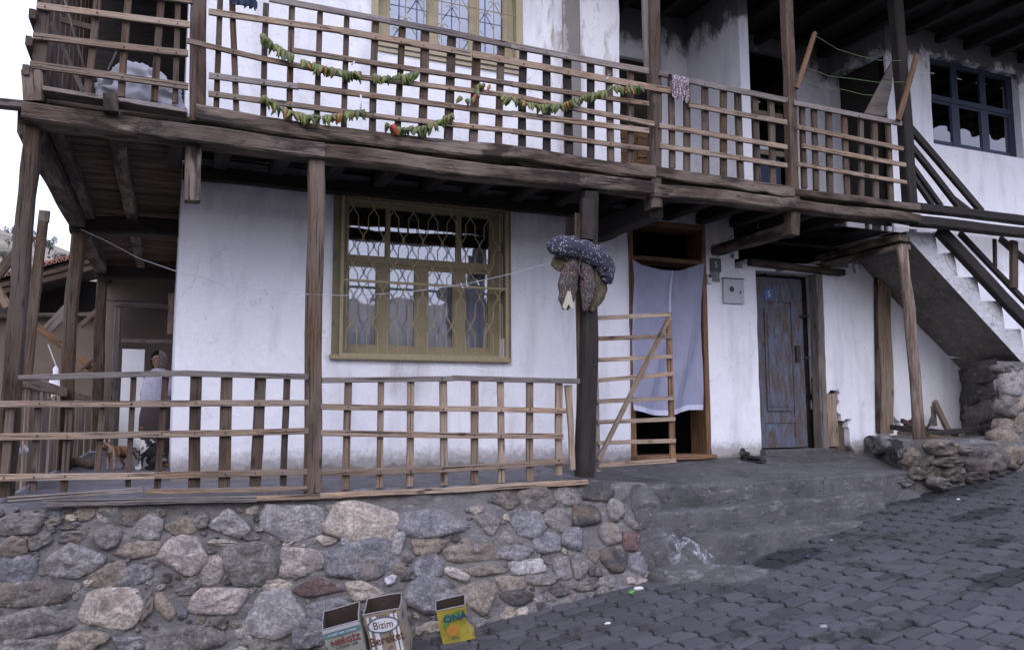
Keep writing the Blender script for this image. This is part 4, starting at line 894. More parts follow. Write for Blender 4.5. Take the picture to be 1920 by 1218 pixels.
# ------------------------------------------------------------------ stairs at the right
stc = thing('staircase', 'whitewashed outdoor staircase descending right, on a rubble stone base', 'staircase', (8.5, 6.8, .3))
prof_top = [(7.40, 2.52), (7.84, 2.54), (7.87, 2.30), (8.13, 2.33), (8.17, 2.06), (8.48, 2.08), (8.52, 1.80), (8.86, 1.82), (8.90, 1.50), (9.16, 1.50), (9.20, 1.22), (9.5, 1.22), (9.55, .95), (9.9, .95), (9.95, .65), (10.3, .65), (10.3, .2)]
prof_bot = [(9.75, .3), (9.17, 1.10), (8.3, 1.77), (7.40, 2.46)]
poly = prof_top+prof_bot; vs = []; fs = []
for y in (6.30, 7.30): vs += [(x+.012*noise.noise((x*5, z*5, y)), y, z+.012*noise.noise((x*5, z*4, y+3))) for x, z in poly]
n = len(poly)
# back edge of the soffit sits lower against the wall
for k in range(n-4, n): vs[n+k] = (vs[n+k][0]+(.25 if k > n-4 else 0), 7.30, vs[n+k][2]-.02)
fs = [tuple(range(n)), tuple(range(2*n-1, n-1, -1))]+[(k, (k+1) % n, n+(k+1) % n, n+k) for k in range(n)]
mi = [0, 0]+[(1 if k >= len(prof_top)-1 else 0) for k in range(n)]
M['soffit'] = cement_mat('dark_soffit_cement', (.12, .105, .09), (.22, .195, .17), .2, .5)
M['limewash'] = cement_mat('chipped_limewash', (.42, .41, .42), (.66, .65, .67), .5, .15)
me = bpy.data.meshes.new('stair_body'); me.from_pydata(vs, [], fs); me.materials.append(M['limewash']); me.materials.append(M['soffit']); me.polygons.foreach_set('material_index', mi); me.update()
bm = bmesh.new(); bm.from_mesh(me); bmesh.ops.recalc_face_normals(bm, faces=bm.faces); bmesh.ops.triangulate(bm, faces=[f for f in bm.faces if len(f.verts) > 4]); bm.to_mesh(me); bm.free()
reg(bpy.data.objects.new('stair_body', me), Matrix.Identity(4), stc)
# rubble base: left face runs from the wall corner to the front
C0, C1, C2 = Vector((9.42, 7.3, 0)), Vector((8.74, 6.32, 0)), Vector((11.5, 6.25, 0))
def facewall(A, B, z0, z1, mat, par, nx=24, nz=16, sd=0):
    vs = []; fs = []; d = (B-A); nrm = Vector((d.y, -d.x, 0)).normalized()
    for j in range(nz+1):
        for i in range(nx+1):
            p = A+d*(i/nx)+Vector((0, 0, z0+(z1-z0)*j/nz)); q = p+nrm*(.03*noise.noise(p*3)+.015*noise.noise(p*9)); vs.append(tuple(q))
    for j in range(nz):
        for i in range(nx): a = j*(nx+1)+i; fs.append((a, a+1, a+nx+2, a+nx+1))
    return mesh('mortar', vs, fs, mat, par, None, True)
facewall(C0, C1, -.2, 1.15, M['mortar'], stc); facewall(C1, C2, -.2, 1.12, M['mortar'], stc)
b = MB().box((9.5, 6.35, .6), (11.4, 7.3, 1.1)); b.build('base_core', M['mortar'], stc)
def on_plane(A, B):
    n_ = Vector(((B-A).y, -(B-A).x, 0)).normalized()
    def f(x, y):
        d = ray(x, y); t = (A-EYE).dot(n_)/d.dot(n_); return EYE+d*t
    return f
fl, ff = on_plane(C0, C1), on_plane(C1, C2)
for i, (cx, cy, a, b_, col) in enumerate([(1838, 704, 56, 34, BR), (1824, 737, 44, 40, DK), (1838, 772, 50, 44, G), (1806, 772, 22, 30, DK), (1850, 738, 30, 26, BR), (1820, 798, 44, 22, G), (1856, 806, 26, 24, DK), (1812, 706, 18, 26, DK)]):
    put_stone(cx, cy, a, b_, 0, tuple(c*.8 for c in col), fl, stc, 900+i*3.1, .05)  # left face stones darkened to paint in the shade on that side
for i, (cx, cy, a, b_, col) in enumerate([(1896, 716, 50, 44, LG), (1890, 762, 40, 38, G), (1916, 768, 34, 56, LT), (1884, 800, 34, 26, TAN), (1912, 812, 34, 34, G), (1888, 690, 44, 18, G), (1930, 710, 40, 40, LG), (1940, 800, 40, 40, G), (1945, 750, 40, 34, TAN), (1900, 836, 46, 24, BR), (1872, 832, 28, 24, G), (1935, 845, 40, 40, BR)]):
    put_stone(cx, cy, a, b_, 0, col, ff, stc, 950+i*3.1, .07)
# wooden stair rails
bar('handrail', 1762, 432, 1960, 640, 6.22, 18, .09, M['wood_dark'], stc); bar('handrail', 1800, 438, 1960, 605, 6.30, 8, .05, M['wood_dark'], stc)
bar('baluster', 1901, 452, 1901, 540, 6.25, 11, .05, M['wood'], stc); bar('baluster', 1865, 448, 1866, 500, 6.28, 5, .03, M['wood_dark'], stc)
bar('handrail', 1876, 448, 1960, 520, 6.35, 9, .05, M['wood_dark'], stc)
land = thing('landing_rail', 'dark timber landing beams running right from the balcony past the stairs', 'railing', at(1800, 410, Y=6.1))
bar('beam', 1712, 388, 1990, 422, 6.10, 14, .12, M['wood_dark'], land); bar('beam', 1712, 414, 1990, 444, 6.08, 16, .13, M['wood_dark'], land)
for (a, b_, c, d, w_) in ((1702, 236, 1840, 397, 10), (1706, 272, 1800, 391, 9), (1710, 312, 1764, 386, 7), (1711, 330, 1748, 384, 6), (1782, 368, 1816, 394, 7)): bar('diagonal_rail', a, b_, c, d, 6.14, w_, .05, M['wood_dark'], land)

# ------------------------------------------------------------------ stone ledge under the round post
ledge = thing('stone_ledge', 'low rubble ledge of boulders carrying the crooked post', 'ledge', (7.5, 6.3, 0))
E0, E1, E2, E3 = Vector((7.75, 7.3, 0)), Vector((6.86, 6.02, 0)), Vector((7.35, 5.88, 0)), Vector((10.5, 5.95, 0))
facewall(E0, E1, -.6, .26, M['mortar'], ledge, 20, 12); facewall(E1, E2, -.6, .27, M['mortar'], ledge, 10, 12); facewall(E2, E3, -.6, .22, M['mortar'], ledge, 40, 12)
vs = []; fs = []; nx, ny = 40, 16
for j in range(ny+1):
    for i in range(nx+1):
        u, v_ = i/nx, j/ny; xf = 6.86+3.6*u; yf = 6.02+(5.88-6.02)*min(1, (xf-6.86)/.49) if xf < 7.35 else 5.88+.02*(xf-7.35); x = xf+(1-u)*v_*.9; y = yf+(7.34-yf)*v_
        vs.append((x, y, .255+.035*noise.noise((x*3, y*3, 0))-.02*u-(.05 if j == 0 else 0)))
for j in range(ny):
    for i in range(nx): a = j*(nx+1)+i; fs.append((a, a+1, a+nx+2, a+nx+1))
mesh('ledge_top', vs, fs, M['mortar'], ledge, None, True)
f0, f1, f2 = on_plane(E0, E1), on_plane(E1, E2), on_plane(E2, E3)
for i, (cx, cy, a, b_, col, F_) in enumerate([(1620, 838, 28, 34, G, f0), (1655, 834, 28, 32, LG, f0), (1640, 862, 26, 18, G, f0), (1690, 902, 36, 20, G, f1), (1682, 850, 26, 24, DK, f0), (1676, 880, 20, 22, DK, f0), (1735, 876, 34, 44, BR, f1), (1706, 858, 30, 34, TAN, f1), (1712, 886, 26, 22, BR, f1),
     (1766, 838, 42, 26, TAN, f2), (1772, 866, 46, 18, BR, f2), (1788, 888, 32, 26, BR, f2), (1757, 905, 26, 20, G, f2), (1840, 862, 82, 44, BR, f2), (1822, 892, 38, 22, DK, f2), (1898, 858, 40, 38, TAN, f2), (1925, 880, 40, 34, G, f2), (1862, 894, 30, 16, DK, f2), (1806, 842, 20, 20, G, f2)]):
    put_stone(cx, cy, a, b_, 0, tuple(c*.85 for c in col), F_, ledge, 1100+i*2.7, .07)
def boulder(cx, cy, wp, hp, Y, col, label, sd):
    c = at(cx, cy, Y=Y); s = depth(c)/FPX; vs = []; fs = []; nu, nv = 18, 11
    for j in range(nv+1):
        for i in range(nu):
            a = 2*math.pi*i/nu; b_ = math.pi*j/nv; d = Vector((math.cos(a)*math.sin(b_), math.sin(a)*math.sin(b_), math.cos(b_)))
            k = 1+.25*noise.noise(d*1.3+Vector((sd, 0, 0)))+.08*noise.noise(d*4+Vector((sd, 0, 0))); vs.append((d.x*wp/2*s*k, d.y*wp/2*s*k*.8, d.z*hp/2*s*k))
    for j in range(nv):
        for i in range(nu): fs.append((j*nu+i, j*nu+(i+1) % nu, (j+1)*nu+(i+1) % nu, (j+1)*nu+i))
    o = mesh('boulder', vs, fs, M['stone'], None, Matrix.Translation(c), True); o.color = (*col, 1); return tag(o, label, 'boulder', 'boulders on the ledge')
boulder(1880, 822, 60, 46, 6.05, TAN, 'large tan boulder on the ledge under the stairs', 3)
boulder(1908, 852, 42, 42, 5.9, G, 'round grey boulder at the right edge of the ledge', 9)
# branches and scrap timber lying on the ledge
for (a, b_, c, d, Y, w_, m_, lab) in ((1672, 800, 1795, 812, 6.9, 9, 'wood_dark', 'dark branch lying along the wall on the ledge'), (1730, 812, 1842, 808, 6.6, 10, 'wood_dark', 'thick dark stick lying behind the crooked post'), (1740, 818, 1846, 836, 6.4, 11, 'wood', 'grey brown plank lying below the sticks on the ledge'),
    (1752, 752, 1782, 806, 7.0, 8, 'wood_light', 'pale broken board leaning on the white wall'), (1750, 760, 1752, 798, 7.1, 5, 'wood_grey', 'thin upright stick against the white wall'), (1690, 794, 1720, 808, 6.7, 7, 'wood', 'short stick end left of the crooked post')):
    tag(bar('branch', a, b_, c, d, Y, w_, .05, M[m_], None, rough=2, wob=.05), lab, 'branch', 'scrap wood on the stone ledge')

# ------------------------------------------------------------------ left yard: door frame, shed, hill trees
vd = thing('veranda_door', 'grey framed doorway at the back of the side veranda', 'doorway', (-.4, 13.5, 0))
BY = 13.4
bar('frame_post', 222, 572, 208, 872, BY, 13, .12, M['wood_grey'], vd); bar('lintel', 216, 571, 326, 575, BY-.02, 8, .14, M['wood_grey'], vd); bar('transom', 228, 638, 324, 641, BY, 7, .10, M['wood_grey'], vd)
b = MB().box((-1.0, BY+.8, 0), (.1, BY+.9, 2.7)); b.box((-1.0, BY+.1, 2.25), (.1, BY+.2, 2.75)); b.build('dark_wall', M['mud'], vd)
b = MB().box((-.98, BY+.12, 0.0), (-.78, BY+.5, 2.3)); b.build('side_wall', M['mud'], vd)
dw = thing('plank_door', 'white painted plank door standing open beside the woman', 'door', (-.5, BY-.3, 0), None)
for i, (xa, xb) in enumerate(((231, 246), (247, 258), (259, 271))):
    A, B = at((xa+xb)/2, 654+i*.5, Y=12.9), at((xa+xb)/2-8, 838, Y=12.9); beam('plank', A, B, (xb-xa+.5)*depth(A)/FPX/math.cos(CAM_YAW)*.93, .03, M['white_paint'], dw, rough=.3)
tag(bar('hanging_board', 321, 550, 318, 626, 9.6, 10, .03, M['wood_light'], None), 'short pale board hanging by the house corner above the woman', 'board')
shed = thing('shed', 'neighbouring mud walled shed with a red tiled roof behind the posts', 'shed', (-3, 16, 0))
SYY = 16.0
vs = []; fs = []
def shedtop(x): return 2.25+.03*noise.noise((x*2, 0, 0))
mesh('mud_wall', *(lambda g: (g.v, g.f))(MB().box((-9, SYY, -1.5), (-.75, SYY+.3, 2.24))), M['mud'], shed)
mesh('back_wall', *(lambda g: (g.v, g.f))(MB().box((-9, SYY+3.0, 0), (0, SYY+3.2, 3.3))), M['dark'], shed)
bar('wall_cap', -40, 594, 215, 590, SYY-.02, 7, .4, M['wood_grey'], shed)
A0, B0 = at(-60, 552, Y=15.3), at(186, 485, Y=15.3)
beam('fascia', A0, B0, .07, .05, M['wood'], shed); beam('fascia', A0+Vector((0, .05, -.10)), B0+Vector((0, .05, -.10)), .09, .08, M['wood_slat'], shed)
dv = (B0-A0)
mesh('roof_deck', [tuple(A0+Vector((0, 0, .05))), tuple(B0+Vector((0, 0, .05))), tuple(B0+Vector((0, 4, .35))), tuple(A0+Vector((0, 4, .35)))]+[tuple(A0+Vector((0, 0, .09))), tuple(B0+Vector((0, 0, .09))), tuple(B0+Vector((0, 4, .39))), tuple(A0+Vector((0, 4, .39)))], [(0, 1, 2, 3), (4, 5, 6, 7), (0, 1, 5, 4), (1, 2, 6, 5), (2, 3, 7, 6), (3, 0, 4, 7)], M['wood_dark'], shed)
M['tile'] = objcol('clay_tile', .85, .3, 12)
tb = MB(); 
for k in range(7):
    a = math.pi*k/6
    pass
tm = bpy.data.meshes.new('roof_tile'); tv = []; tf = []
for yy_ in (0, .36):
    for k in range(7): a = math.pi*k/6; tv.append((-.09*math.cos(a), yy_, .06*math.sin(a)*(1.1 if yy_ == 0 else .9)))
    for k in range(7): a = math.pi*k/6; tv.append((-.075*math.cos(a), yy_, .045*math.sin(a)))
for k in range(6): tf += [(k, k+1, 14+k+1, 14+k), (7+k, 7+k+1, 21+k+1, 21+k), (k, k+1, 7+k+1, 7+k)]
tm.from_pydata(tv, [], tf); tm.materials.append(M['tile']); tm.update()
nt_ = 26
for r_ in range(3):
    for k in range(nt_):
        p = A0+dv*((k+.5)/nt_)+Vector((0, -.08+r_*.34, .11+r_*.03)); inst('roof_tile', tm, Matrix.Translation(p) @ Euler((R(4), -math.atan2(dv.z, dv.x), random.gauss(0, .03))).to_matrix().to_4x4() @ Matrix.Scale(1.25, 4), shed, random.choice([(.30, .13, .09), (.26, .12, .09), (.34, .17, .12), (.22, .12, .10)]))
for (a, b_, c, d, Y, w_, m_) in ((55, 600, 175, 695, 14.5, 13, 'wood_orange'), (90, 618, 128, 578, 14.8, 20, 'wood_grey'), (150, 612, 205, 560, 14.6, 9, 'wood'), (-10, 520, 60, 440, 13, 20, 'wood'), (-20, 520, 15, 575, 12.8, 18, 'wood_light'), (150, 694, 205, 652, 14.4, 5, 'wood')):
    tag(bar('brace_timber', a, b_, c, d, Y, w_, .08, M[m_], None), {55: 'orange brown diagonal timber sloping down right before the mud wall', 90: 'pale grey board propped against the shed wall', 150: 'dark slanting pole under the shed roof', -10: 'grey brown beam slanting up right at the left picture edge', -20: 'pale timber crossing the slanting beam at the left picture edge'}.get(a, '') if (a, b_) != (150, 694) else 'thin pole crossing in front of the mud wall', 'timber', 'loose timbers in the yard')
# carrier bag on a string
p = at(104, 712, Y=13.0); s = depth(p)/FPX; b = MB(); nr = 9
ringz = [(26, 2), (20, 5), (14, 4), (9, 7), (0, 9), (-12, 12), (-22, 13), (-30, 12), (-33, 8)]
for z_, r_ in ringz:
    for k in range(14): a = 2*math.pi*k/14; q = 1+.18*math.sin(3*a+z_*.2); b.v.append((p.x+math.cos(a)*r_*q*s, p.y+math.sin(a)*r_*q*s*.5, p.z+z_*s))
for i in range(len(ringz)-1):
    for k in range(14): b.f.append((i*14+k, i*14+(k+1) % 14, (i+1)*14+(k+1) % 14, (i+1)*14+k))
M['bag'] = cloth('white_plastic', (.68, .69, .76), (.8, .8, .86), 20); t = thing('carrier_bag', 'white plastic carrier bag hanging from a string in the yard', 'bag', p)
b.build('bag', M['bag'], t, None, True); MB().tube([p+Vector((0, 0, 26*s)), at(90, 645, Y=13.0)], .008, 5).build('string', M['white_paint'], t)
# hillside trees
M['leaf'] = objcol('dusty_leaf', .8, .3, 3)
def hill_tree(px, py, hp, wp, Y, label, sd):
    rnd = random.Random(sd); c = at(px, py, Y=Y); s = depth(c)/FPX; hh, ww = hp*s, wp*s
    t = thing('hill_tree', label, 'tree', (c.x, c.y, c.z-hh*.5), 'scattered trees on the dry hill')
    MB().tube([(c.x, c.y, c.z-hh*.75), (c.x+.1*ww, c.y, c.z-hh*.3), (c.x, c.y, c.z)], [ww*.05, ww*.04, ww*.02], 6).build('trunk', M['wood_dark'], t)
    b = MB()
    cl = [(Vector((rnd.gauss(0, .26)*ww, rnd.gauss(0, .26)*ww, rnd.gauss(0, .2)*hh)), rnd.uniform(.12, .24)*ww) for _ in range(9)]
    for _ in range(520):
        cc, rr = rnd.choice(cl); d = Vector((rnd.gauss(0, 1), rnd.gauss(0, 1), rnd.gauss(0, 1))).normalized()*rr*rnd.uniform(.5, 1.1); q = c+cc+d; e = ww*.05
        u = Vector((rnd.gauss(0, 1), rnd.gauss(0, 1), rnd.gauss(0, 1))).normalized(); v_ = u.orthogonal().normalized()
        b.poly([q+u*e, q+v_*e*.7, q-u*e, q-v_*e*.7])
    o = b.build('crown', M['leaf'], t); o.color = (*rnd.choice([(.07, .085, .05), (.085, .095, .06), (.055, .07, .045)]), 1)
for i, (a, b_, h_, w_, Y, lab) in enumerate(((24, 432, 18, 22, 140, 'small dark tree on the hill crest left of the leaning corner post'), (66, 438, 16, 14, 140, 'small tree on the crest just right of the bowed post'), (92, 455, 30, 30, 125, 'largest round tree on the hill beside the leaning pole'), (100, 482, 20, 22, 110, 'pale bush on the hill above the shed roof'),
        (163, 470, 16, 20, 120, 'tree on the hill directly above the tiled roof'), (6, 480, 14, 26, 110, 'low bush at the left picture edge on the hill'), (16, 452, 16, 12, 125, 'thin tree on the slope at far left'), (120, 478, 16, 18, 118, 'bush half way between the leaning pole and second post'))):
    hill_tree(a, b_, h_, w_, Y, lab, 40+i)

# ------------------------------------------------------------------ strings of peppers
PG = 'strings of drying peppers on the railing'
def pepper_me(sd):
    rnd = random.Random(sd); vs = []; fs = []; n = 8
    prof = [(0, .25), (.08, .85), (.3, 1.), (.6, .8), (.85, .42), (1, .1)]
    for z, r in prof:
        for k in range(n):
            a = 2*math.pi*k/n; q = r*(1+.3*math.sin(2*a+sd)+rnd.uniform(-.15, .15)); vs.append((math.cos(a)*q*.0225+.015*z*z*math.sin(sd), math.sin(a)*q*.014, -z*.084))
    for i in range(len(prof)-1):
        for k in range(n): fs.append((i*n+k, i*n+(k+1) % n, (i+1)*n+(k+1) % n, (i+1)*n+k))
    fs += [tuple(range(n)), tuple((len(prof)-1)*n+k for k in range(n))]
    me = bpy.data.meshes.new('pepper'); me.from_pydata(vs, [], fs); me.materials.append(M['pepper']); me.polygons.foreach_set('use_smooth', [True]*len(fs)); me.update(); return me
PP = [pepper_me(i) for i in range(7)]
def pepper_string(pts, n, label, red=()):
    P3 = [at(x, y, Y=5.99) for x, y in pts]; t = thing('pepper_string', label, 'pepper string', P3[0], PG)
    MB().tube(P3, .002, 4).build('string', M['white_paint'], t)
    seg = [(P3[i+1]-P3[i]).length for i in range(len(P3)-1)]; tot = sum(seg)
    for k in range(n):
        d = tot*(k+.3)/n+random.uniform(-.006, .006); i = 0
        while i < len(seg)-1 and d > seg[i]: d -= seg[i]; i += 1
        p = P3[i].lerp(P3[i+1], min(1, max(0, d/seg[i])))
        col = random.choice([(.085, .115, .025), (.12, .15, .03), (.06, .085, .022), (.16, .165, .04), (.09, .10, .035), (.14, .125, .035)])
        if k in red: col = (.36, .035, .02)
        elif random.random() < .04: col = (.24, .12, .03)
        inst('pepper', random.choice(PP), Matrix.Translation(p+Vector((0, random.uniform(-.012, .006), .018))) @ Euler((random.gauss(0, .25), random.gauss(0, .35), random.uniform(0, 3.1))).to_matrix().to_4x4() @ Matrix.Diagonal((1, 1, random.uniform(.75, 1.2), 1)), t, col)
pepper_string([(490, 66), (510, 84), (532, 97), (549, 108)], 19, 'short steep green pepper string at the upper left of the railing')
pepper_string([(567, 116), (590, 124), (620, 132), (650, 138), (678, 139)], 27, 'green pepper string below the second rail, left of centre')
pepper_string([(698, 142), (712, 148), (735, 148), (760, 143), (785, 136)], 19, 'short green pepper string left of the upper window sill', ())
pepper_string([(492, 182), (512, 196), (540, 210), (575, 219), (610, 221), (645, 216), (684, 208)], 42, 'long sagging green pepper string lowest on the left of the railing')
pepper_string([(724, 234), (745, 242), (775, 243), (805, 238), (830, 226), (850, 215)], 32, 'sagging pepper string with one red pepper just above the sill beam', (2,))
pepper_string([(864, 184), (878, 190), (890, 186), (894, 160), (908, 160), (924, 168)], 9, 'loose short pepper string with a red one hanging right of centre', (3,))
pepper_string([(940, 182), (975, 192), (1010, 200), (1045, 200), (1075, 190), (1105, 180), (1136, 172)], 46, 'long pepper string sagging before the dark slats')
pepper_string([(1146, 164), (1158, 166), (1178, 168), (1204, 162)], 15, 'last short pepper string with a red pepper beside the upper post', (4, 5))
for (a, b_, c, d, lab) in ((659, 122, 667, 110, 'white cloth tie knotted on the rail above a pepper string'), (676, 178, 676, 204, 'white strip tying the lowest left pepper string'), (1136, 150, 1142, 140, 'grey rag knot on the railing beside the last pepper string')):
    P1, P2 = at(a, b_, Y=5.99), at(c, d, Y=5.985); tag(MB().tube([P1, P1.lerp(P2, .5)+Vector((.006, 0, 0)), P2], .007, 6).build('cloth_tie', M['white_paint'], None, None, True), lab, 'tie')

# ------------------------------------------------------------------ things on the balcony
def lump(name, c, r, mat, sd, amp=.2, parent=None, nu=36, nv=22, fold=.05, fr=4):
    vs = []; fs = []
    for j in range(nv+1):
        for i in range(nu):
            a = 2*math.pi*i/nu; b_ = math.pi*j/nv; d = Vector((math.cos(a)*math.sin(b_), math.sin(a)*math.sin(b_), math.cos(b_)))
            k = 1+amp*noise.noise(d*1.5+Vector((sd, 0, 0)))+fold*(1-abs(noise.noise(d*fr+Vector((0, sd, 0))))*3); vs.append((d.x*r[0]*k, d.y*r[1]*k, d.z*r[2]*k))
    for j in range(nv):
        for i in range(nu): fs.append((j*nu+i, j*nu+(i+1) % nu, (j+1)*nu+(i+1) % nu, (j+1)*nu+i))
    return mesh(name, vs, fs, mat, parent, Matrix.Translation(Vector(c)), True)
M['sackcloth'] = cloth('white_woven_sack', (.22, .22, .26), (.46, .45, .48), 7)
c = at(262, 165, Y=6.75); c.z = 3.02
tag(lump('sack', c, (.32, .24, .22), M['sackcloth'], 3, .35, nu=90, nv=60, fold=.13, fr=2.6), 'full white woven sack slumped behind the left end railing', 'sack')
M['denim'] = cloth('dark_blue_denim', (.015, .022, .05), (.04, .055, .10), 12)
def drape(name, x0, y0, x1, y1, Y, mat, label, cat, drop0, sd, depthd=.05):
    """cloth hung over a rail; hangs both sides"""
    A, B = at(x0, y0, Y=Y), at(x1, y1, Y=Y); n = 22; m = 12; vs = []; fs = []
    for i in range(n+1):
        p = A.lerp(B, i/n); dr = drop0*(1+.35*noise.noise((i*.35, sd, 0)))
        for j in range(-m, m+1):
            v_ = j/m; fold = .014*math.sin(i*1.3+sd)+.02*noise.noise((i*.6, v_*2, sd))
            z = p.z+.012-abs(v_)**1.2*dr*(1 if j > 0 else .8); y = Y-.03*(1 if j > 0 else -1)*min(1, abs(v_)*4)-fold*(abs(v_) > .05)
            vs.append((p.x+.02*noise.noise((i*.5, v_*3, sd+5)), y-.01*(j > 0), z))
    w_ = 2*m+1
    for i in range(n):
        for j in range(2*m): fs.append((i*w_+j, i*w_+j+1, (i+1)*w_+j+1, (i+1)*w_+j))
    o = mesh(name, vs, fs, mat, None, None, True); return tag(o, label, cat)
drape('jeans', 432, -18, 482, -8, 6.03, M['denim'], 'dark blue jeans hanging over the railing at the top left', 'jeans', .13, 2)
M['scarf'] = dots('patterned_mauve_cotton', (.17, .11, .13), (.5, .45, .5), 60, .35)
drape('scarf', 1254, 141, 1288, 149, 6.02, M['scarf'], 'patterned mauve scarf draped over the railing beside the upper post', 'scarf', .23, 7)
tag(bar('drying_stick', 1528, 62, 1493, 166, 5.98, 7, .035, M['wood_orange'], None), 'orange brown stick tied to the upper post, left holder of the wires', 'stick', 'sticks holding the drying wires')
tag(bar('drying_stick', 1719, 104, 1684, 226, 5.98, 8, .035, M['wood_orange'], None), 'orange brown stick at the right end of the balcony holding the wires', 'stick', 'sticks holding the drying wires')
for (a, b_, c_, d, e, f_, lab) in ((1530, 68, 1610, 105, 1690, 114, 'highest sagging green wire between the two sticks'), (1510, 126, 1600, 148, 1696, 154, 'middle green wire between the two sticks'), (1500, 148, 1580, 168, 1660, 180, 'lowest green wire behind the leaning board')):
    tag(MB().tube([at(a, b_, Y=5.97), at((a+c_)/2, (b_+d)/2+6, Y=5.97), at(c_, d, Y=5.97), at((c_+e)/2, (d+f_)/2+4, Y=5.97), at(e, f_, Y=5.97)], .003, 5).build('drying_wire', M['leafwire'] if 'leafwire' in M else M.setdefault('leafwire', plain('green_wire', (.12, .16, .08), .5)), None), lab, 'wire', 'green drying wires')
P4 = [at(1678, 105, Y=6.4), at(1672, 165, Y=6.4), at(1660, 218, Y=6.4), at(1622, 212, Y=6.4)]
vs = [tuple(p) for p in P4]+[tuple(p+Vector((0, .02, 0))) for p in P4]
tag(mesh('leaning_board', vs, [(0, 1, 2, 3), (7, 6, 5, 4), (0, 1, 5, 4), (1, 2, 6, 5), (2, 3, 7, 6), (3, 0, 4, 7)], M['wood_grey']), 'pale grey dusty board leaning behind the rightmost railing', 'board')
for (a, b_, c_, d, w_, m_, lab) in ((97, 42, 156, 172, 9, 'wood_grey', 'pale grey diagonal lath inside the left end of the balcony'), (115, 38, 170, 52, 10, 'wood', 'short brown board nailed across behind the left railing'), (118, -10, 158, 130, 4, 'wood_grey', 'thin rod leaning inside the left end of the balcony'), (202, 132, 218, 98, 3, 'wood_grey', 'thin stick leaning beside the sack')):
    tag(bar('lath', a, b_, c_, d, 6.25, w_, .02, M[m_], None), lab, 'lath')

# ------------------------------------------------------------------ clothesline
pts = [(152, 430), (200, 452), (260, 484), (335, 510), (420, 532), (500, 545), (560, 551), (640, 554), (720, 551), (800, 543), (880, 531), (960, 513), (1045, 488)]
P5 = [at(x, y, Y=8.9+(6.06-8.9)*min(1, i/3)) if i < 3 else at(x, y, Y=6.02) for i, (x, y) in enumerate(pts)]
t = thing('clothesline', 'sagging white clothesline strung across the veranda to the gate post', 'clothesline', P5[6]); M['cord'] = plain('grey_white_cord', (.32, .32, .34), .7)
MB().tube(P5, .0026, 5).build('cord', M['cord'], t)
for (x, y) in ((500, 545), (866, 534), (896, 528)): p = at(x, y, Y=6.01); MB().tube([p+Vector((-.012, 0, .015)), p+Vector((.01, 0, -.028))], .006, 6).build('knot', M['cord'], t)

# ------------------------------------------------------------------ door net curtain
net = thing('door_curtain', 'thin bluish net curtain with a centre seam hanging in the open doorway', 'curtain', at(1248, 490, Y=7.25))
NY = WY-.03; vs = []; fs = []; n, m = 110, 70
TL, TR, BL_, BR_ = at(1181, 488, Y=NY), at(1311, 496, Y=NY), at(1184, 768, Y=NY), at(1313, 768, Y=NY)
def netp(u, v_):
    top = TL.lerp(TR, u)+Vector((0, 0, -.10*math.sin(math.pi*u)**1.1)); bot = BL_.lerp(BR_, u)+Vector((0, 0, -.06*math.sin(math.pi*min(1, u*1.25))))
    p = top.lerp(bot, v_)
    p.x += .018*noise.noise((u*3, v_*3, 1)); p.y += .06*noise.noise((u*5+v_*3, v_*1.2, 2))+.035*math.sin(u*11+v_*5*(1 if u > .5 else -1))*(.25+.75*(1-v_)*abs(u-.5)*2)+.010*noise.noise((u*22, v_*8, 3))-.05
    return p
for j in range(m+1):
    for i in range(n+1): vs.append(netp(i/n, j/m))
for j in range(m):
    for i in range(n): a = j*(n+1)+i; fs.append((a, a+1, a+n+2, a+n+1))
mesh('net', vs, fs, M['net'], net, None, True)
def strip(u0f, u1f, v0, v1, k, name):
    vs = []; fs = []
    for j in range(k+1):
        v_ = v0+(v1-v0)*j/k
        for u in (u0f(v_), u1f(v_)): vs.append(netp(u, v_)+Vector((0, -.004, 0)))
    for j in range(k): fs.append((2*j, 2*j+1, 2*j+3, 2*j+2))
    mesh(name, vs, fs, M['net_hem'], net, None, True)
strip(lambda v_: .54-.06*v_, lambda v_: .57-.06*v_, 0, .985, 40, 'seam')
vs = []; fs = []
for i in range(n+1):
    for v_ in (.965, 1.0): vs.append(netp(i/n, v_)+Vector((0, -.005, 0)))
for i in range(n): fs.append((2*i, 2*i+1, 2*i+3, 2*i+2))
mesh('hem', vs, fs, M['net_hem'], net, None, True)

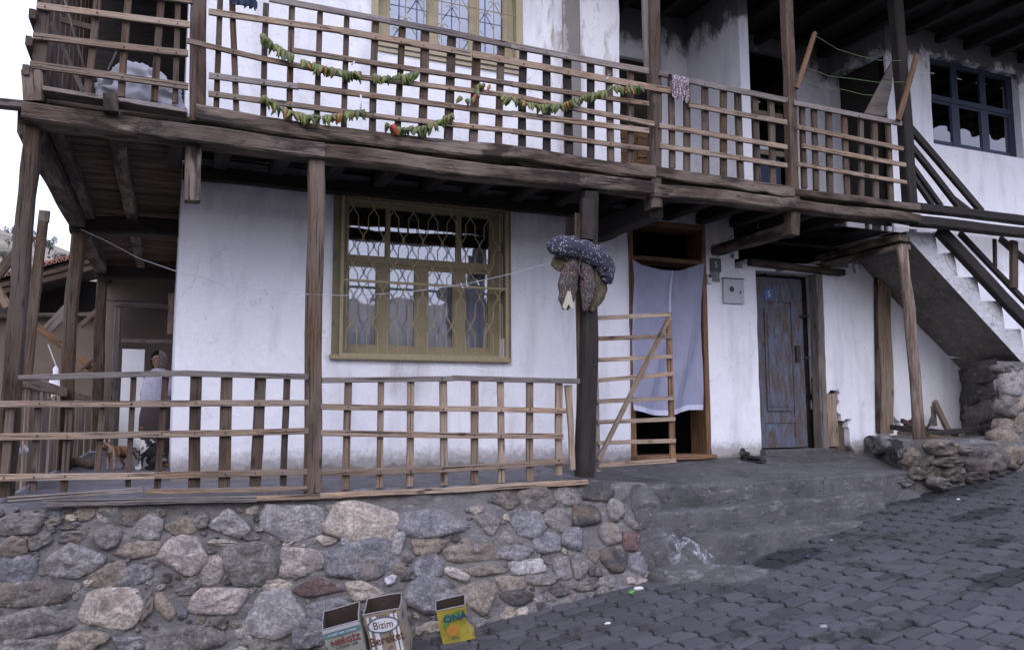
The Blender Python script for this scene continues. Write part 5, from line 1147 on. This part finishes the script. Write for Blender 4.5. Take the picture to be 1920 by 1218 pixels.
# ------------------------------------------------------------------ quilts and cushions tied on the gate post
QY = 5.98
def sausage(name, pts, rad, mat, label, cat, Y, fl=.6, grp=None, sd=0, sq=1.0):
    P6 = [at(x, y, Y=Y) for x, y in pts]; s = depth(P6[0])/FPX; vs = []; fs = []; n = 44
    # densify
    D = []; 
    for i in range(len(P6)-1):
        for k in range(8): u = k/8; D.append((P6[i].lerp(P6[i+1], u), rad[i]*(1-u)+rad[i+1]*u))
    D.append((P6[-1], rad[-1]))
    for i, (p, r) in enumerate(D):
        d = (D[min(i+1, len(D)-1)][0]-D[max(0, i-1)][0]).normalized(); a = Vector((0, 1, 0)); b_ = d.cross(a).normalized()
        for k in range(n):
            t_ = 2*math.pi*k/n; rr = r*s*(1+.12*noise.noise((i*.18, math.cos(t_)*1.5+sd, math.sin(t_)*1.5)))
            q = p+b_*(rr*math.cos(t_))+a*(rr*fl*math.sin(t_)); q = q+(q-p)*(.16*noise.noise(q*15+Vector((sd, 0, 0)))-.30*max(0, .28-abs(noise.noise(q*9+Vector((sd, 3, 0)))))-.10*abs(noise.noise(q*30))); vs.append(tuple(q-P6[0]))
    for i in range(len(D)-1):
        for k in range(n): fs.append((i*n+k, i*n+(k+1) % n, (i+1)*n+(k+1) % n, (i+1)*n+k))
    fs += [tuple(range(n)), tuple((len(D)-1)*n+k for k in range(n))]
    o = mesh(name, vs, fs, mat, None, Matrix.Translation(P6[0]), True); return tag(o, label, cat, grp)
CG = 'cushions tied round the gate post'
sausage('quilt', [(1031, 468), (1040, 463), (1060, 462), (1085, 465), (1108, 476), (1128, 490), (1138, 505), (1138, 522), (1133, 528)], [11, 19, 23, 21, 24, 22, 19, 15, 7], M['polka'], 'blue quilt with white polka dots folded over the top of the post', 'quilt', QY-.03, .8)
sausage('cushion', [(1075, 480), (1070, 505), (1064, 535), (1062, 560), (1060, 580)], [8, 17, 20, 17, 7], M['floral'], 'red brown floral cushion hanging left of the gate post', 'cushion', QY, .6, CG, 4)
sausage('cushion', [(1095, 482), (1100, 505), (1102, 535), (1100, 560), (1097, 583)], [7, 14, 17, 13, 5], M['floral'], 'floral cushion hanging right in front of the gate post', 'cushion', QY-.02, .6, CG, 8)
sausage('cushion', [(1112, 490), (1120, 515), (1122, 545), (1116, 565), (1108, 584)], [12, 20, 18, 13, 5], M['olivecloth'], 'olive brown cushion hanging furthest right under the polka dot quilt', 'cushion', QY+.04, .6, CG, 12)
sausage('cushion', [(1036, 490), (1050, 496), (1064, 502), (1072, 520)], [9, 15, 13, 7], M['olivecloth'], 'small olive cushion end poking out under the left of the quilt', 'cushion', QY+.05, .6, CG, 14)
P7 = [at(x, y, Y=QY-.08) for x, y in ((1065, 545), (1070, 546), (1077, 579), (1072, 578), (1066, 570), (1061, 581), (1055, 576))]
M['cream'] = cloth('cream_cloth', (.36, .32, .24), (.46, .41, .31), 20)
vs = [tuple(p) for p in P7]+[tuple(p+Vector((0, .012, 0))) for p in P7]; k7 = len(P7)
tag(mesh('cloth_tag', vs, [tuple(range(k7)), tuple(range(2*k7-1, k7-1, -1))]+[(i, (i+1) % k7, k7+(i+1) % k7, k7+i) for i in range(k7)], M['cream']), 'cream cloth corner hanging from the left floral cushion', 'cloth')
tag(MB().tube([at(1092, 474, Y=QY-.07), at(1085, 500, Y=QY-.07), at(1088, 518, Y=QY-.06), at(1094, 524, Y=QY-.05)], .007, 6).build('rope', M['wood_beam'], None, None, True), 'brown rope end dangling between the floral cushions', 'rope')

# ------------------------------------------------------------------ plates and meter box on the wall
def text(name, s, h, mat, parent, mw, ext=.001, sx=1.0, bold=0.0):
    cu = bpy.data.curves.new(name, 'FONT'); cu.body = s; cu.size = h; cu.extrude = ext; cu.align_x = 'CENTER'; cu.align_y = 'CENTER'; cu.offset = bold; cu.resolution_u = 3
    o = bpy.data.objects.new(name, cu); COL.objects.link(o); dg = bpy.context.evaluated_depsgraph_get(); me = bpy.data.meshes.new_from_object(o.evaluated_get(dg)); bpy.data.objects.remove(o); bpy.data.curves.remove(cu)
    me.name = name; me.materials.clear(); me.materials.append(mat)
    return reg(bpy.data.objects.new(name, me), mw @ Matrix.Diagonal((sx, 1, 1, 1)), parent)
M['ink_white'] = plain('white_enamel', (.5, .5, .52), .5); M['ink_dark'] = plain('dark_print', (.03, .03, .035), .6)
FACE = Matrix(((1, 0, 0, 0), (0, 0, -1, 0), (0, 1, 0, 0), (0, 0, 0, 1)))
p = at(1342, 497, Y=WY-.01); t = thing('number_plate', 'small dark house number plate beside the curtained door', 'sign', p)
M['plate_dark'] = plain('tarnished_plate', (.05, .055, .04), .5); b = MB().box((p.x-.075, WY-.022, p.z-.075), (p.x+.065, WY-.008, p.z+.075)); b.build('plate', M['plate_dark'], t); text('digit', '5', .10, M['ink_white'], t, Matrix.Translation((p.x-.005, WY-.024, p.z)) @ FACE)
p = at(1342, 519, Y=WY-.01); t = thing('notice', 'little grey tin notice directly under the number plate', 'sign', p)
b = MB().box((p.x-.065, WY-.018, p.z-.055), (p.x+.05, WY-.008, p.z+.055)); M['tin_grey'] = plain('grey_tin', (.26, .25, .25), .6, .2, .3, 30, .2, 50, ((.10, .09, .085), 60, .55)); b.build('plate', M['tin_grey'], t)
b = MB()
for r_ in range(4):
    for k in range(6):
        if random.random() < .8: b.box((p.x-.055+k*.016, WY-.0195, p.z+.035-r_*.024), (p.x-.055+k*.016+.011, WY-.018, p.z+.046-r_*.024))
b.build('print', M['ink_dark'], t)
p = at(1328, 518, Y=WY-.01); t = thing('doorbell', 'white doorbell switch on the door frame edge', 'doorbell', p); b = MB().box((p.x-.03, WY-.04, p.z-.085), (p.x+.025, WY-.012, p.z+.02)); b.build('box', M['white_paint'], t); MB().tube([(p.x, WY-.05, p.z), (p.x, WY-.03, p.z)], .02, 14).build('button', M['ink_dark'], t)
A, B = at(1353, 522, Y=WY), at(1392, 570, Y=WY); t = thing('meter_box', 'square white metal meter cover on the wall between the two doors', 'meter box', ((A.x+B.x)/2, WY, (A.z+B.z)/2))
M['meter'] = plain('dull_white_metal', (.42, .42, .44), .5, .1, .15, 5, .15, 20); b = MB().box((A.x, WY-.035, B.z), (B.x, WY+.0, A.z)); b.build('cover', M['meter'], t)
cx, cz = (A.x+B.x)/2-.03, (A.z+B.z)/2+.02; MB().tube([(cx, WY-.037, cz), (cx, WY-.030, cz)], .032, 18).build('sight_hole', M['ink_dark'], t); MB().tube([(cx+.12, WY-.040, cz-.03), (cx+.12, WY-.030, cz-.03)], .012, 12).build('screw', M['iron_dark'], t)
MB().box((A.x-.004, WY-.040, A.z-.004), (B.x+.004, WY-.003, A.z+.008)).build('top_lip', M['iron_dark'], t)
text('digit', '5', .10, M['ink_white'], dl, Matrix.Translation((lf0+.255, yl-.021, z0+1.795)) @ FACE)
tag(MB().tube([at(1344, 486, Y=WY-.02), at(1356, 468, Y=WY-.03), at(1372, 440, Y=WY-.03)], .004, 5).build('cable', M['iron_dark'], None), 'thin dark cable rising from the number plate', 'cable')

# ------------------------------------------------------------------ shoes
def shoe(px, py, ang, label):
    p = at(px, py, Z=-.02); p.z = floorz(p.x, p.y); t = thing('shoe', label, 'shoe', p, 'pair of shoes on the doorstep')
    prof = [(-.13, .030, .07, .0), (-.12, .038, .085, 0), (-.07, .036, .075, 0), (-.02, .036, .06, 0), (.04, .042, .055, 0), (.09, .044, .042, 0), (.125, .034, .03, 0), (.14, .015, .015, 0)]
    vs = []; fs = []; n = 12
    for x, w_, h_, _ in prof:
        for k in range(n):
            a = 2*math.pi*k/n; vs.append((x, math.cos(a)*w_, .012+max(0, h_*.5+math.sin(a)*h_*.5)))
    for i in range(len(prof)-1):
        for k in range(n): fs.append((i*n+k, i*n+(k+1) % n, (i+1)*n+(k+1) % n, (i+1)*n+k))
    fs += [tuple(range(n)), tuple((len(prof)-1)*n+k for k in range(n))]
    mw = Matrix.Translation(p) @ Matrix.Rotation(ang, 4, 'Z'); M.setdefault('leather', plain('black_leather', (.012, .012, .012), .35, 0, .3, 20, .2, 40))
    mesh('upper', vs, fs, M['leather'], t, mw, True)
    b = MB(); out = [(x, w_*1.08) for x, w_, h_, _ in prof]; pl = [(x, y, 0) for x, y in out]+[(x, -y, 0) for x, y in reversed(out)]; n = len(pl)
    b.v = pl+[(x, y, .014) for x, y, _ in pl]; b.f = [tuple(range(n)), tuple(range(n, 2*n))]+[(k, (k+1) % n, n+(k+1) % n, n+k) for k in range(n)]; b.build('sole', M['ink_dark'], t, mw)
    MB().tube([(-.11, 0, .088), (-.05, 0, .078)], [.026, .022], 12).build('opening', M['dark'], t, mw)
    b = MB()
    for q in range(5): b.box((-.02+q*.013, -.022+(q % 2)*.022, .068-q*.002), (-.014+q*.013, -.015+(q % 2)*.022, .073-q*.002))
    b.build('studs', M['meter'], t, mw)
shoe(1397, 872, R(-118), 'left black shoe of the pair on the step, decorated toward the viewer'); shoe(1413, 874, R(-68), 'right black shoe of the pair on the step, toe pointing right')

# ------------------------------------------------------------------ oil tins at the foot of the wall
def tin(px, py, w_, d_, h_, yaw, back, roll, body, label, crush=0):
    p = at_street(px, py)+Vector((0, 0, .025)); t = thing('oil_tin', label, 'tin', p, 'empty oil tins at the foot of the wall')
    mw = Matrix.Translation(p) @ Matrix.Rotation(yaw, 4, 'Z') @ Matrix.Rotation(back, 4, 'X') @ Matrix.Rotation(roll, 4, 'Y')
    nu, nz = 10, 14; vs = []; fs = []
    def pt(u, z, inset):
        s = u % 4; k = int(s); f = s-k; a, b_ = w_/2-inset, d_/2-inset; cs = [(-a, -b_), (a, -b_), (a, b_), (-a, b_)]; c0, c1 = cs[k], cs[(k+1) % 4]
        x, y = c0[0]+(c1[0]-c0[0])*f, c0[1]+(c1[1]-c0[1])*f; dn = .010*noise.noise((x*7+px, y*7, z*7)); 
        if crush: 
            q = math.exp(-((z-h_*.35)/.06)**2)*crush; x -= q*max(0, x/w_+.5); y += .4*q*noise.noise((x*9, z*9, 0)); x += crush*.8*max(0, (.10-z)/.10)*max(0, x/w_+.2)
        return (x+dn, y+dn, z)
    for inset in (0, .003):
        for j in range(nz+1):
            for i in range(4*nu): vs.append(pt(i/nu, h_*j/nz, inset))
    m_ = 4*nu; off = m_*(nz+1)
    for o_ in (0, off):
        for j in range(nz):
            for i in range(m_): fs.append((o_+j*m_+i, o_+j*m_+(i+1) % m_, o_+(j+1)*m_+(i+1) % m_, o_+(j+1)*m_+i))
    for i in range(m_): fs.append((nz*m_+i, nz*m_+(i+1) % m_, off+nz*m_+(i+1) % m_, off+nz*m_+i))
    fs.append(tuple(range(m_)))
    mi = [0]*(m_*nz)+[1]*(m_*nz)+[0]*m_+[1]
    mesh('body', vs, fs, None, t, mw, False, [body, M['rust']], mi)
    MB().tube([pt(i/nu, h_, 0) for i in range(4*nu+1)], .0045, 5, False).build('rim', M['tin_grey'], t, mw, True)
    return t, mw
M['rust'] = plain('rusty_inside', (.045, .03, .022), .9, .2, .5, 14, .4, 30)
M['tin_cream'] = plain('cream_printed_tin', (.32, .32, .27), .45, .15, .1, 6, .1, 30, ((.10, .06, .035), 16, .60))
M['tin_stripe'] = plain('beige_printed_tin', (.30, .24, .18), .45, .15, .12, 6, .1, 30, ((.10, .055, .03), 14, .58))
M['tin_yellow'] = plain('yellow_printed_tin', (.36, .29, .045), .4, .15, .25, 8, .15, 20, ((.09, .065, .025), 11, .58))
M['red_print'] = plain('dark_red_print', (.17, .035, .03), .5); M['teal_print'] = plain('teal_print', (.10, .20, .21), .5); M['white_print'] = plain('white_print', (.58, .58, .60), .5); M['blue_print'] = plain('navy_print', (.02, .05, .12), .5); M['green_print'] = plain('green_print', (.08, .19, .05), .5); M['orange_print'] = plain('orange_print', (.42, .19, .04), .5); M['brown_print'] = plain('brown_print', (.11, .045, .03), .5); M['grey_print'] = plain('slate_print', (.09, .11, .14), .5)
def face(mw, y, x, z): return mw @ Matrix.Translation((x, y, z)) @ FACE
t, mw = tin(662, 1250, .235, .235, .35, R(-12), R(15), R(-14), M['tin_cream'], 'cream oil tin with a teal band and dark red lettering, leftmost of the three')
fy = -.235/2-.008
MB().box((-.117, fy, .290), (.117, fy+.002, .318)).build('band', M['teal_print'], t, mw); MB().box((-.117, fy-.001, .325), (.117, fy+.002, .347)).build('rim', M['meter'], t, mw)
text('band_lettering', 'AYÇİÇEK YAĞI  AYÇİÇEK', .016, M['white_print'], t, face(mw, fy-.0015, 0, .304)); text('lettering', 'NERGİZ', .052, M['red_print'], t, face(mw, fy-.001, .01, .245), bold=.0012); text('small_lettering', 'AYÇİÇEK YAĞI', .021, M['ink_dark'], t, face(mw, fy-.001, .01, .208))
b = MB(); random.seed(5)
for k in range(22):
    a = math.pi*2*k/22; b.poly([(.03+.012*math.cos(a+.2), fy-.001, .09+.012*math.sin(a+.2)), (.03+.07*math.cos(a), fy-.001, .09+.07*math.sin(a)), (.03+.012*math.cos(a-.2), fy-.001, .09+.012*math.sin(a-.2))])
b.build('flower_print', M['red_print'], t, mw)
MB().poly([(.0, fy-.001, .262), (.006, fy-.001, .268), (0, fy-.001, .274), (-.006, fy-.001, .268)]).build('mark', M['red_print'], t, mw)
t, mw = tin(738, 1232, .235, .235, .36, R(-22), R(13), R(-10), M['tin_stripe'], 'striped beige oil tin with an oval badge, middle of the three')
for (xa, xb) in ((-.10, -.085), (-.065, -.035), (.055, .075), (.085, .10)): MB().box((xa, fy+.001, .0), (xb, fy+.0022, .34)).build('stripe', M['white_print'], t, mw)
def ellipse(cx, cz, a, b_, y, n=36): return [(cx+a*math.cos(2*math.pi*k/n), y, cz+b_*math.sin(2*math.pi*k/n)) for k in range(n)]
MB().poly(ellipse(0, .275, .105, .056, fy-.0006)).build('badge_ring', M['grey_print'], t, mw); MB().poly(ellipse(0, .275, .094, .046, fy-.0016)).build('badge', M['white_print'], t, mw)
text('badge_lettering', 'Bizim', .072, M['brown_print'], t, face(mw, fy-.0026, 0, .275), sx=.85); text('lettering', 'Bereket', .082, M['brown_print'], t, face(mw, fy-.001, .005, .175) @ Matrix.Rotation(R(6), 4, 'Z'), sx=.88, bold=.001)
text('top_mark', '~~~', .04, M['brown_print'], t, face(mw, fy-.001, 0, .342)); MB().box((.1185, -.09, .26), (.1195, .0, .32)).build('side_print', M['blue_print'], t, mw)
t, mw = tin(858, 1200, .205, .15, .255, R(-16), R(13), R(-12), M['tin_yellow'], 'smaller crumpled yellow oil tin, rightmost of the three', .040)
fy = -.15/2-.010
b = MB().poly([(-.07, fy, .19), (-.045, fy, .225), (.0, fy, .215), (.05, fy, .235), (.085, fy, .225), (.04, fy, .175), (-.03, fy, .165), (-.055, fy, .10), (-.07, fy, .13)]); b.build('leaf_print', M['green_print'], t, mw)
text('lettering', 'ONA', .062, M['blue_print'], t, face(mw, fy-.001, .015, .185), bold=.0015, sx=1.15); MB().poly(ellipse(-.02, .10, .04, .042, fy-.0005)).build('fruit_print', M['orange_print'], t, mw)
MB().poly(ellipse(.075, .215, .008, .008, fy-.001)).build('mark', M['red_print'], t, mw); text('small_lettering', 'ONA', .02, M['blue_print'], t, face(mw, fy-.001, -.01, .04), sx=1.3)

# ------------------------------------------------------------------ litter on the street
def litter(px, py, size, mat, label, z=.03):
    p = at_street(px, py); o = lump('litter', p+Vector((0, 0, z)), (size, size*.7, size*.45), mat, px*.1, .5, None, 12, 8, .2, 3); return tag(o, label, 'litter', 'scraps of litter on the street')
for (a, b_, s, m_, lab) in ((1198, 1106, .035, 'white_print', 'crumpled white paper scrap at the foot of the stone wall'), (1184, 1112, .035, 'green_print', 'flattened green leaf beside the white paper scrap'), (1560, 1016, .018, 'white_print', 'tiny white scrap where the last step meets the paving'), (1797, 938, .018, 'white_print', 'tiny white scrap at the edge of the wet stain'),
        (1514, 1045, .015, 'plateblue', 'tiny blue scrap near the bottom step'), (1545, 1178, .028, 'tin_grey', 'pale flattened scrap on the paving at lower right'), (1140, 1171, .02, 'white_print', 'white speck on the paving before the wall')):
    litter(a, b_, s, M[m_], lab, .012)

# ------------------------------------------------------------------ skinned figures
def skin(name, verts, edges, rad, mat, parent, mw, lv=2):
    me = bpy.data.meshes.new(name); me.from_pydata(verts, edges, []); me.materials.append(mat); o = bpy.data.objects.new(name, me); reg(o, mw, parent)
    o.modifiers.new('skin', 'SKIN'); sv = me.skin_vertices[0].data if me.skin_vertices else None
    if sv is None:
        bm = bmesh.new(); bm.from_mesh(me); bm.verts.layers.skin.verify(); bm.to_mesh(me); bm.free(); sv = me.skin_vertices[0].data
    for i, r in enumerate(rad): sv[i].radius = r if isinstance(r, tuple) else (r, r)
    sv[0].use_root = True; s = o.modifiers.new('sub', 'SUBSURF'); s.levels = lv; s.render_levels = lv
    dg = bpy.context.evaluated_depsgraph_get(); m2 = bpy.data.meshes.new_from_object(o.evaluated_get(dg)); o.modifiers.clear(); o.data = m2; m2.name = name
    m2.polygons.foreach_set('use_smooth', [True]*len(m2.polygons)); return o
def fur(name, fn):
    m, n, b = nodes(name); fn(n, b, objvec(n, False)); b.inputs['Roughness'].default_value = .9; return m
def f_or(n, b, v):
    st = noise_(n, mapv(n, v, (14, 3, 3)), 1.6, 3, .5, 1.0); L(n, ramp(n, st, [(.42, (.16, .07, .028)), (.55, (.32, .17, .08)), (.72, (.55, .45, .36))]), b.inputs['Base Color'])
def f_cal(n, b, v):
    k = noise_(n, v, 6.5, 3, .5, .6); L(n, ramp(n, k, [(.40, (.6, .58, .56)), (.42, (.02, .018, .016)), (.58, (.02, .018, .016)), (.60, (.25, .12, .05))], 'LINEAR'), b.inputs['Base Color'])
M['fur_o'] = fur('ginger_fur', f_or); M['fur_c'] = fur('calico_fur', f_cal); M['fur_w'] = plain('white_fur', (.6, .59, .57), .9)
# ginger cat, standing, facing the viewer's left front (local x forward)
def cat_stand(px, py, ang, mat, label, sc=1.0):
    p = at(px, py, Z=.0); p.z = floorz(p.x, p.y); t = thing('cat', label, 'cat', p, None); mw = Matrix.Translation(p) @ Matrix.Rotation(ang, 4, 'Z') @ Matrix.Scale(sc, 4)
    v = [(-.02, 0, .20), (.10, 0, .205), (.17, 0, .225), (.215, 0, .265), (.25, 0, .262), (-.12, 0, .205), (-.17, 0, .20), (-.24, 0, .17), (-.30, 0, .10), (-.34, 0, .09),
         (.12, .04, .15), (.115, .042, .08), (.12, .042, .012), (.145, .042, .010), (.12, -.04, .15), (.115, -.042, .08), (.12, -.042, .012), (.145, -.042, .010),
         (-.12, .045, .15), (-.10, .045, .09), (-.15, .045, .055), (-.135, .045, .012), (-.11, .045, .010), (-.12, -.045, .15), (-.10, -.045, .09), (-.15, -.045, .055), (-.135, -.045, .012), (-.11, -.045, .010)]
    e = [(0, 1), (1, 2), (2, 3), (3, 4), (0, 5), (5, 6), (6, 7), (7, 8), (8, 9), (1, 10), (10, 11), (11, 12), (12, 13), (1, 14), (14, 15), (15, 16), (16, 17), (5, 18), (18, 19), (19, 20), (20, 21), (21, 22), (5, 23), (23, 24), (24, 25), (25, 26), (26, 27)]
    r = [.058, .058, .040, .046, .022, .058, .03, .014, .013, .010]+[.026, .016, .015, .013]*2+[.036, .022, .014, .014, .013]*2
    skin('body', v, e, r, mat, t, mw)
    for s in (-1, 1): MB().tube([(.205, s*.026, .295), (.20, s*.032, .345)], [.018, .002], 6).build('ear', mat, t, mw, True)
    for s in (-1, 1): MB().tube([(.245, s*.020, .283), (.257, s*.020, .283)], [.007, .005], 8).build('eye', M['ink_dark'], t, mw)
    MB().tube([(.262, 0, .266), (.272, 0, .262)], [.010, .006], 8).build('muzzle', M['fur_w'], t, mw, True)
cat_stand(222, 880, R(-125), M['fur_o'], 'ginger tabby kitten standing on the veranda floor facing the viewer', .92)
# calico cat, sitting, head turned left
p = at(282, 880, Z=0.); p.z = 0; t = thing('cat', 'black white and orange cat sitting upright on the veranda near the wall corner', 'cat', p); mw = Matrix.Translation(p) @ Matrix.Rotation(R(190), 4, 'Z') @ Matrix.Scale(1.12, 4)
v = [(0, 0, .16), (.04, 0, .23), (.065, 0, .285), (.09, 0, .325), (.125, 0, .315), (-.06, 0, .09), (-.10, 0, .05), (.075, .03, .17), (.08, .032, .09), (.085, .032, .015), (.115, .032, .012), (.075, -.03, .17), (.08, -.032, .09), (.085, -.032, .015), (.115, -.032, .012),
     (-.05, .05, .08), (.01, .062, .07), (-.03, .062, .02), (.04, .06, .014), (-.05, -.05, .08), (.01, -.062, .07), (-.03, -.062, .02), (.04, -.06, .014), (-.15, .01, .03), (-.19, .05, .02), (-.20, .10, .018)]
e = [(0, 1), (1, 2), (2, 3), (3, 4), (0, 5), (5, 6), (1, 7), (7, 8), (8, 9), (9, 10), (1, 11), (11, 12), (12, 13), (13, 14), (5, 15), (15, 16), (16, 17), (17, 18), (5, 19), (19, 20), (20, 21), (21, 22), (6, 23), (23, 24), (24, 25)]
r = [.066, .052, .038, .048, .022, .07, .045, .026, .017, .015, .014, .026, .017, .015, .014, .045, .036, .02, .016, .045, .036, .02, .016, .018, .016, .012]
skin('body', v, e, r, M['fur_c'], t, mw)
MB().tube([(.125, 0, .30), (.10, 0, .24), (.105, 0, .17)], [.02, .036, .014], 10).build('white_bib', M['fur_w'], t, mw, True)
for s in (-1, 1):
    MB().tube([(.085, s*.027, .36), (.08, s*.034, .41)], [.019, .002], 6).build('ear', M['fur_c'], t, mw, True); MB().tube([(.086, s*.033, .012), (.12, s*.033, .012)], .018, 8).build('paw', M['fur_w'], t, mw, True); MB().tube([(.122, s*.02, .335), (.135, s*.02, .335)], [.007, .005], 8).build('eye', M['ink_dark'], t, mw)
MB().tube([(.135, 0, .318), (.150, 0, .312)], [.014, .008], 8).build('muzzle', M['fur_w'], t, mw, True)
# woman in the doorway
WYY = 11.6; pb = at(296, 760, Y=WYY); pb.z = 0.0; wm = thing('person', 'person in a pale blouse, dark skirt and headscarf standing in the veranda doorway', 'person', pb)
mw = Matrix.Translation(pb) @ Matrix.Rotation(R(-135), 4, 'Z') @ Matrix.Scale(.905, 4)   # local x = forward, z up
M['skin'] = plain('weathered_skin', (.26, .15, .10), .6, 0, .15, 20, .1, 60)
v = [(0, 0, .80), (0, 0, .95), (.02, 0, 1.08), (.0, 0, 1.20), (.01, 0, 1.26), (.03, 0, 1.33), (.04, 0, 1.40), (.03, 0, 1.45),
     (0, .16, 1.18), (-.02, .25, .98), (.09, .20, .82), (.13, .18, .79), (0, -.16, 1.18), (-.02, -.25, .98), (.09, -.20, .82), (.13, -.18, .79),
     (0, .09, .75), (.01, .09, .42), (-.01, .09, .07), (.10, .10, .03), (0, -.09, .75), (.01, -.09, .42), (-.01, -.09, .07), (.10, -.10, .03)]
e = [(0, 1), (1, 2), (2, 3), (3, 4), (4, 5), (5, 6), (6, 7), (3, 8), (8, 9), (9, 10), (10, 11), (3, 12), (12, 13), (13, 14), (14, 15), (0, 16), (16, 17), (17, 18), (18, 19), (0, 20), (20, 21), (21, 22), (22, 23)]
r = [.14, .14, .13, .10, .048, .075, .085, .05, .055, .045, .032, .028, .055, .045, .032, .028, .09, .06, .04, .03, .09, .06, .04, .03]
skin('body', v, e, r, M['skin'], wm, mw)
for s in (-1, 1):                                   # hands: palm stub ends in fingers
    for k in range(5):
        a = (k-2)*.012; MB().tube([(.135, s*.18+a, .79), (.165, s*.165+a*1.2, .775), (.175, s*.15+a*1.2, .75)], [.009, .008, .006], 6).build('finger', M['skin'], wm, mw, True)
M['blouse'] = dots('pale_printed_blouse', (.42, .40, .48), (.22, .2, .3), 30, .25)
def body_shell(name, rings, mat, nseg=28):
    b = MB()
    for z, rx, ry, cx in rings:
        for k in range(nseg):
            a = 2*math.pi*k/nseg; q = 1+.04*math.sin(a*6+z*9); b.v.append((cx+math.cos(a)*rx*q, math.sin(a)*ry*q, z))
    for i in range(len(rings)-1):
        for k in range(nseg): b.f.append((i*nseg+k, i*nseg+(k+1) % nseg, (i+1)*nseg+(k+1) % nseg, (i+1)*nseg+k))
    return b.build(name, mat, wm, mw, True)
body_shell('blouse', [(.72, .21, .23, .01), (.80, .215, .225, .02), (.92, .20, .21, .03), (1.05, .185, .205, .035), (1.15, .155, .20, .015), (1.22, .10, .15, .0), (1.26, .06, .07, .0)], M['blouse'])
for s in (-1, 1): MB().tube([(0, s*.14, 1.18), (-.02, s*.24, 1.0), (.06, s*.215, .86)], [.085, .075, .06], 12).build('sleeve', M['blouse'], wm, mw, True)
M['skirt'] = cloth('dark_brown_skirt', (.03, .022, .022), (.06, .045, .045), 30)
body_shell('skirt', [(.05, .25, .27, 0), (.3, .24, .26, 0), (.55, .225, .25, 0), (.74, .195, .215, .01), (.78, .17, .19, .01)], M['skirt'])
M['headscarf'] = dots('brown_headscarf', (.14, .11, .10), (.3, .27, .25), 45, .3)
b = MB(); nu, nv = 20, 12
for j in range(nv+1):
    for i in range(nu+1):
        a = R(48)+(2*math.pi-R(96))*i/nu; ph = math.pi*.5-(math.pi*.5+R(55))*j/nv
        rr = .118+.02*max(0, -math.sin(ph)); b.v.append((.02+math.cos(a)*math.cos(ph)*rr, math.sin(a)*math.cos(ph)*rr*.92+0, 1.40+math.sin(ph)*.125-(.03 if j > 9 else 0)))
for j in range(nv):
    for i in range(nu): a = j*(nu+1)+i; b.f.append((a, a+1, a+nu+2, a+nu+1))
b.build('headscarf', M['headscarf'], wm, mw, True)
MB().tube([(.115, 0, 1.405), (.145, 0, 1.375), (.12, 0, 1.365)], [.010, .016, .01], 8).build('nose', M['skin'], wm, mw, True)
for s in (-1, 1): MB().tube([(.108, s*.035, 1.405), (.122, s*.035, 1.405)], [.012, .008], 8).build('eye', M['ink_dark'], wm, mw, True)
MB().box((.112, -.026, 1.333), (.122, .026, 1.341)).build('mouth', M['red_print'], wm, mw)
for (x, y, lab) in ((33, 846, 'small white scrap caught between the planks at far left'), (48, 843, 'smaller white scrap caught right beside the other one')):
    tag(lump('scrap', at(x, y, X=-.955), (.02, .03, .028), M['fur_w'], x, .5, None, 12, 8), lab, 'scrap')
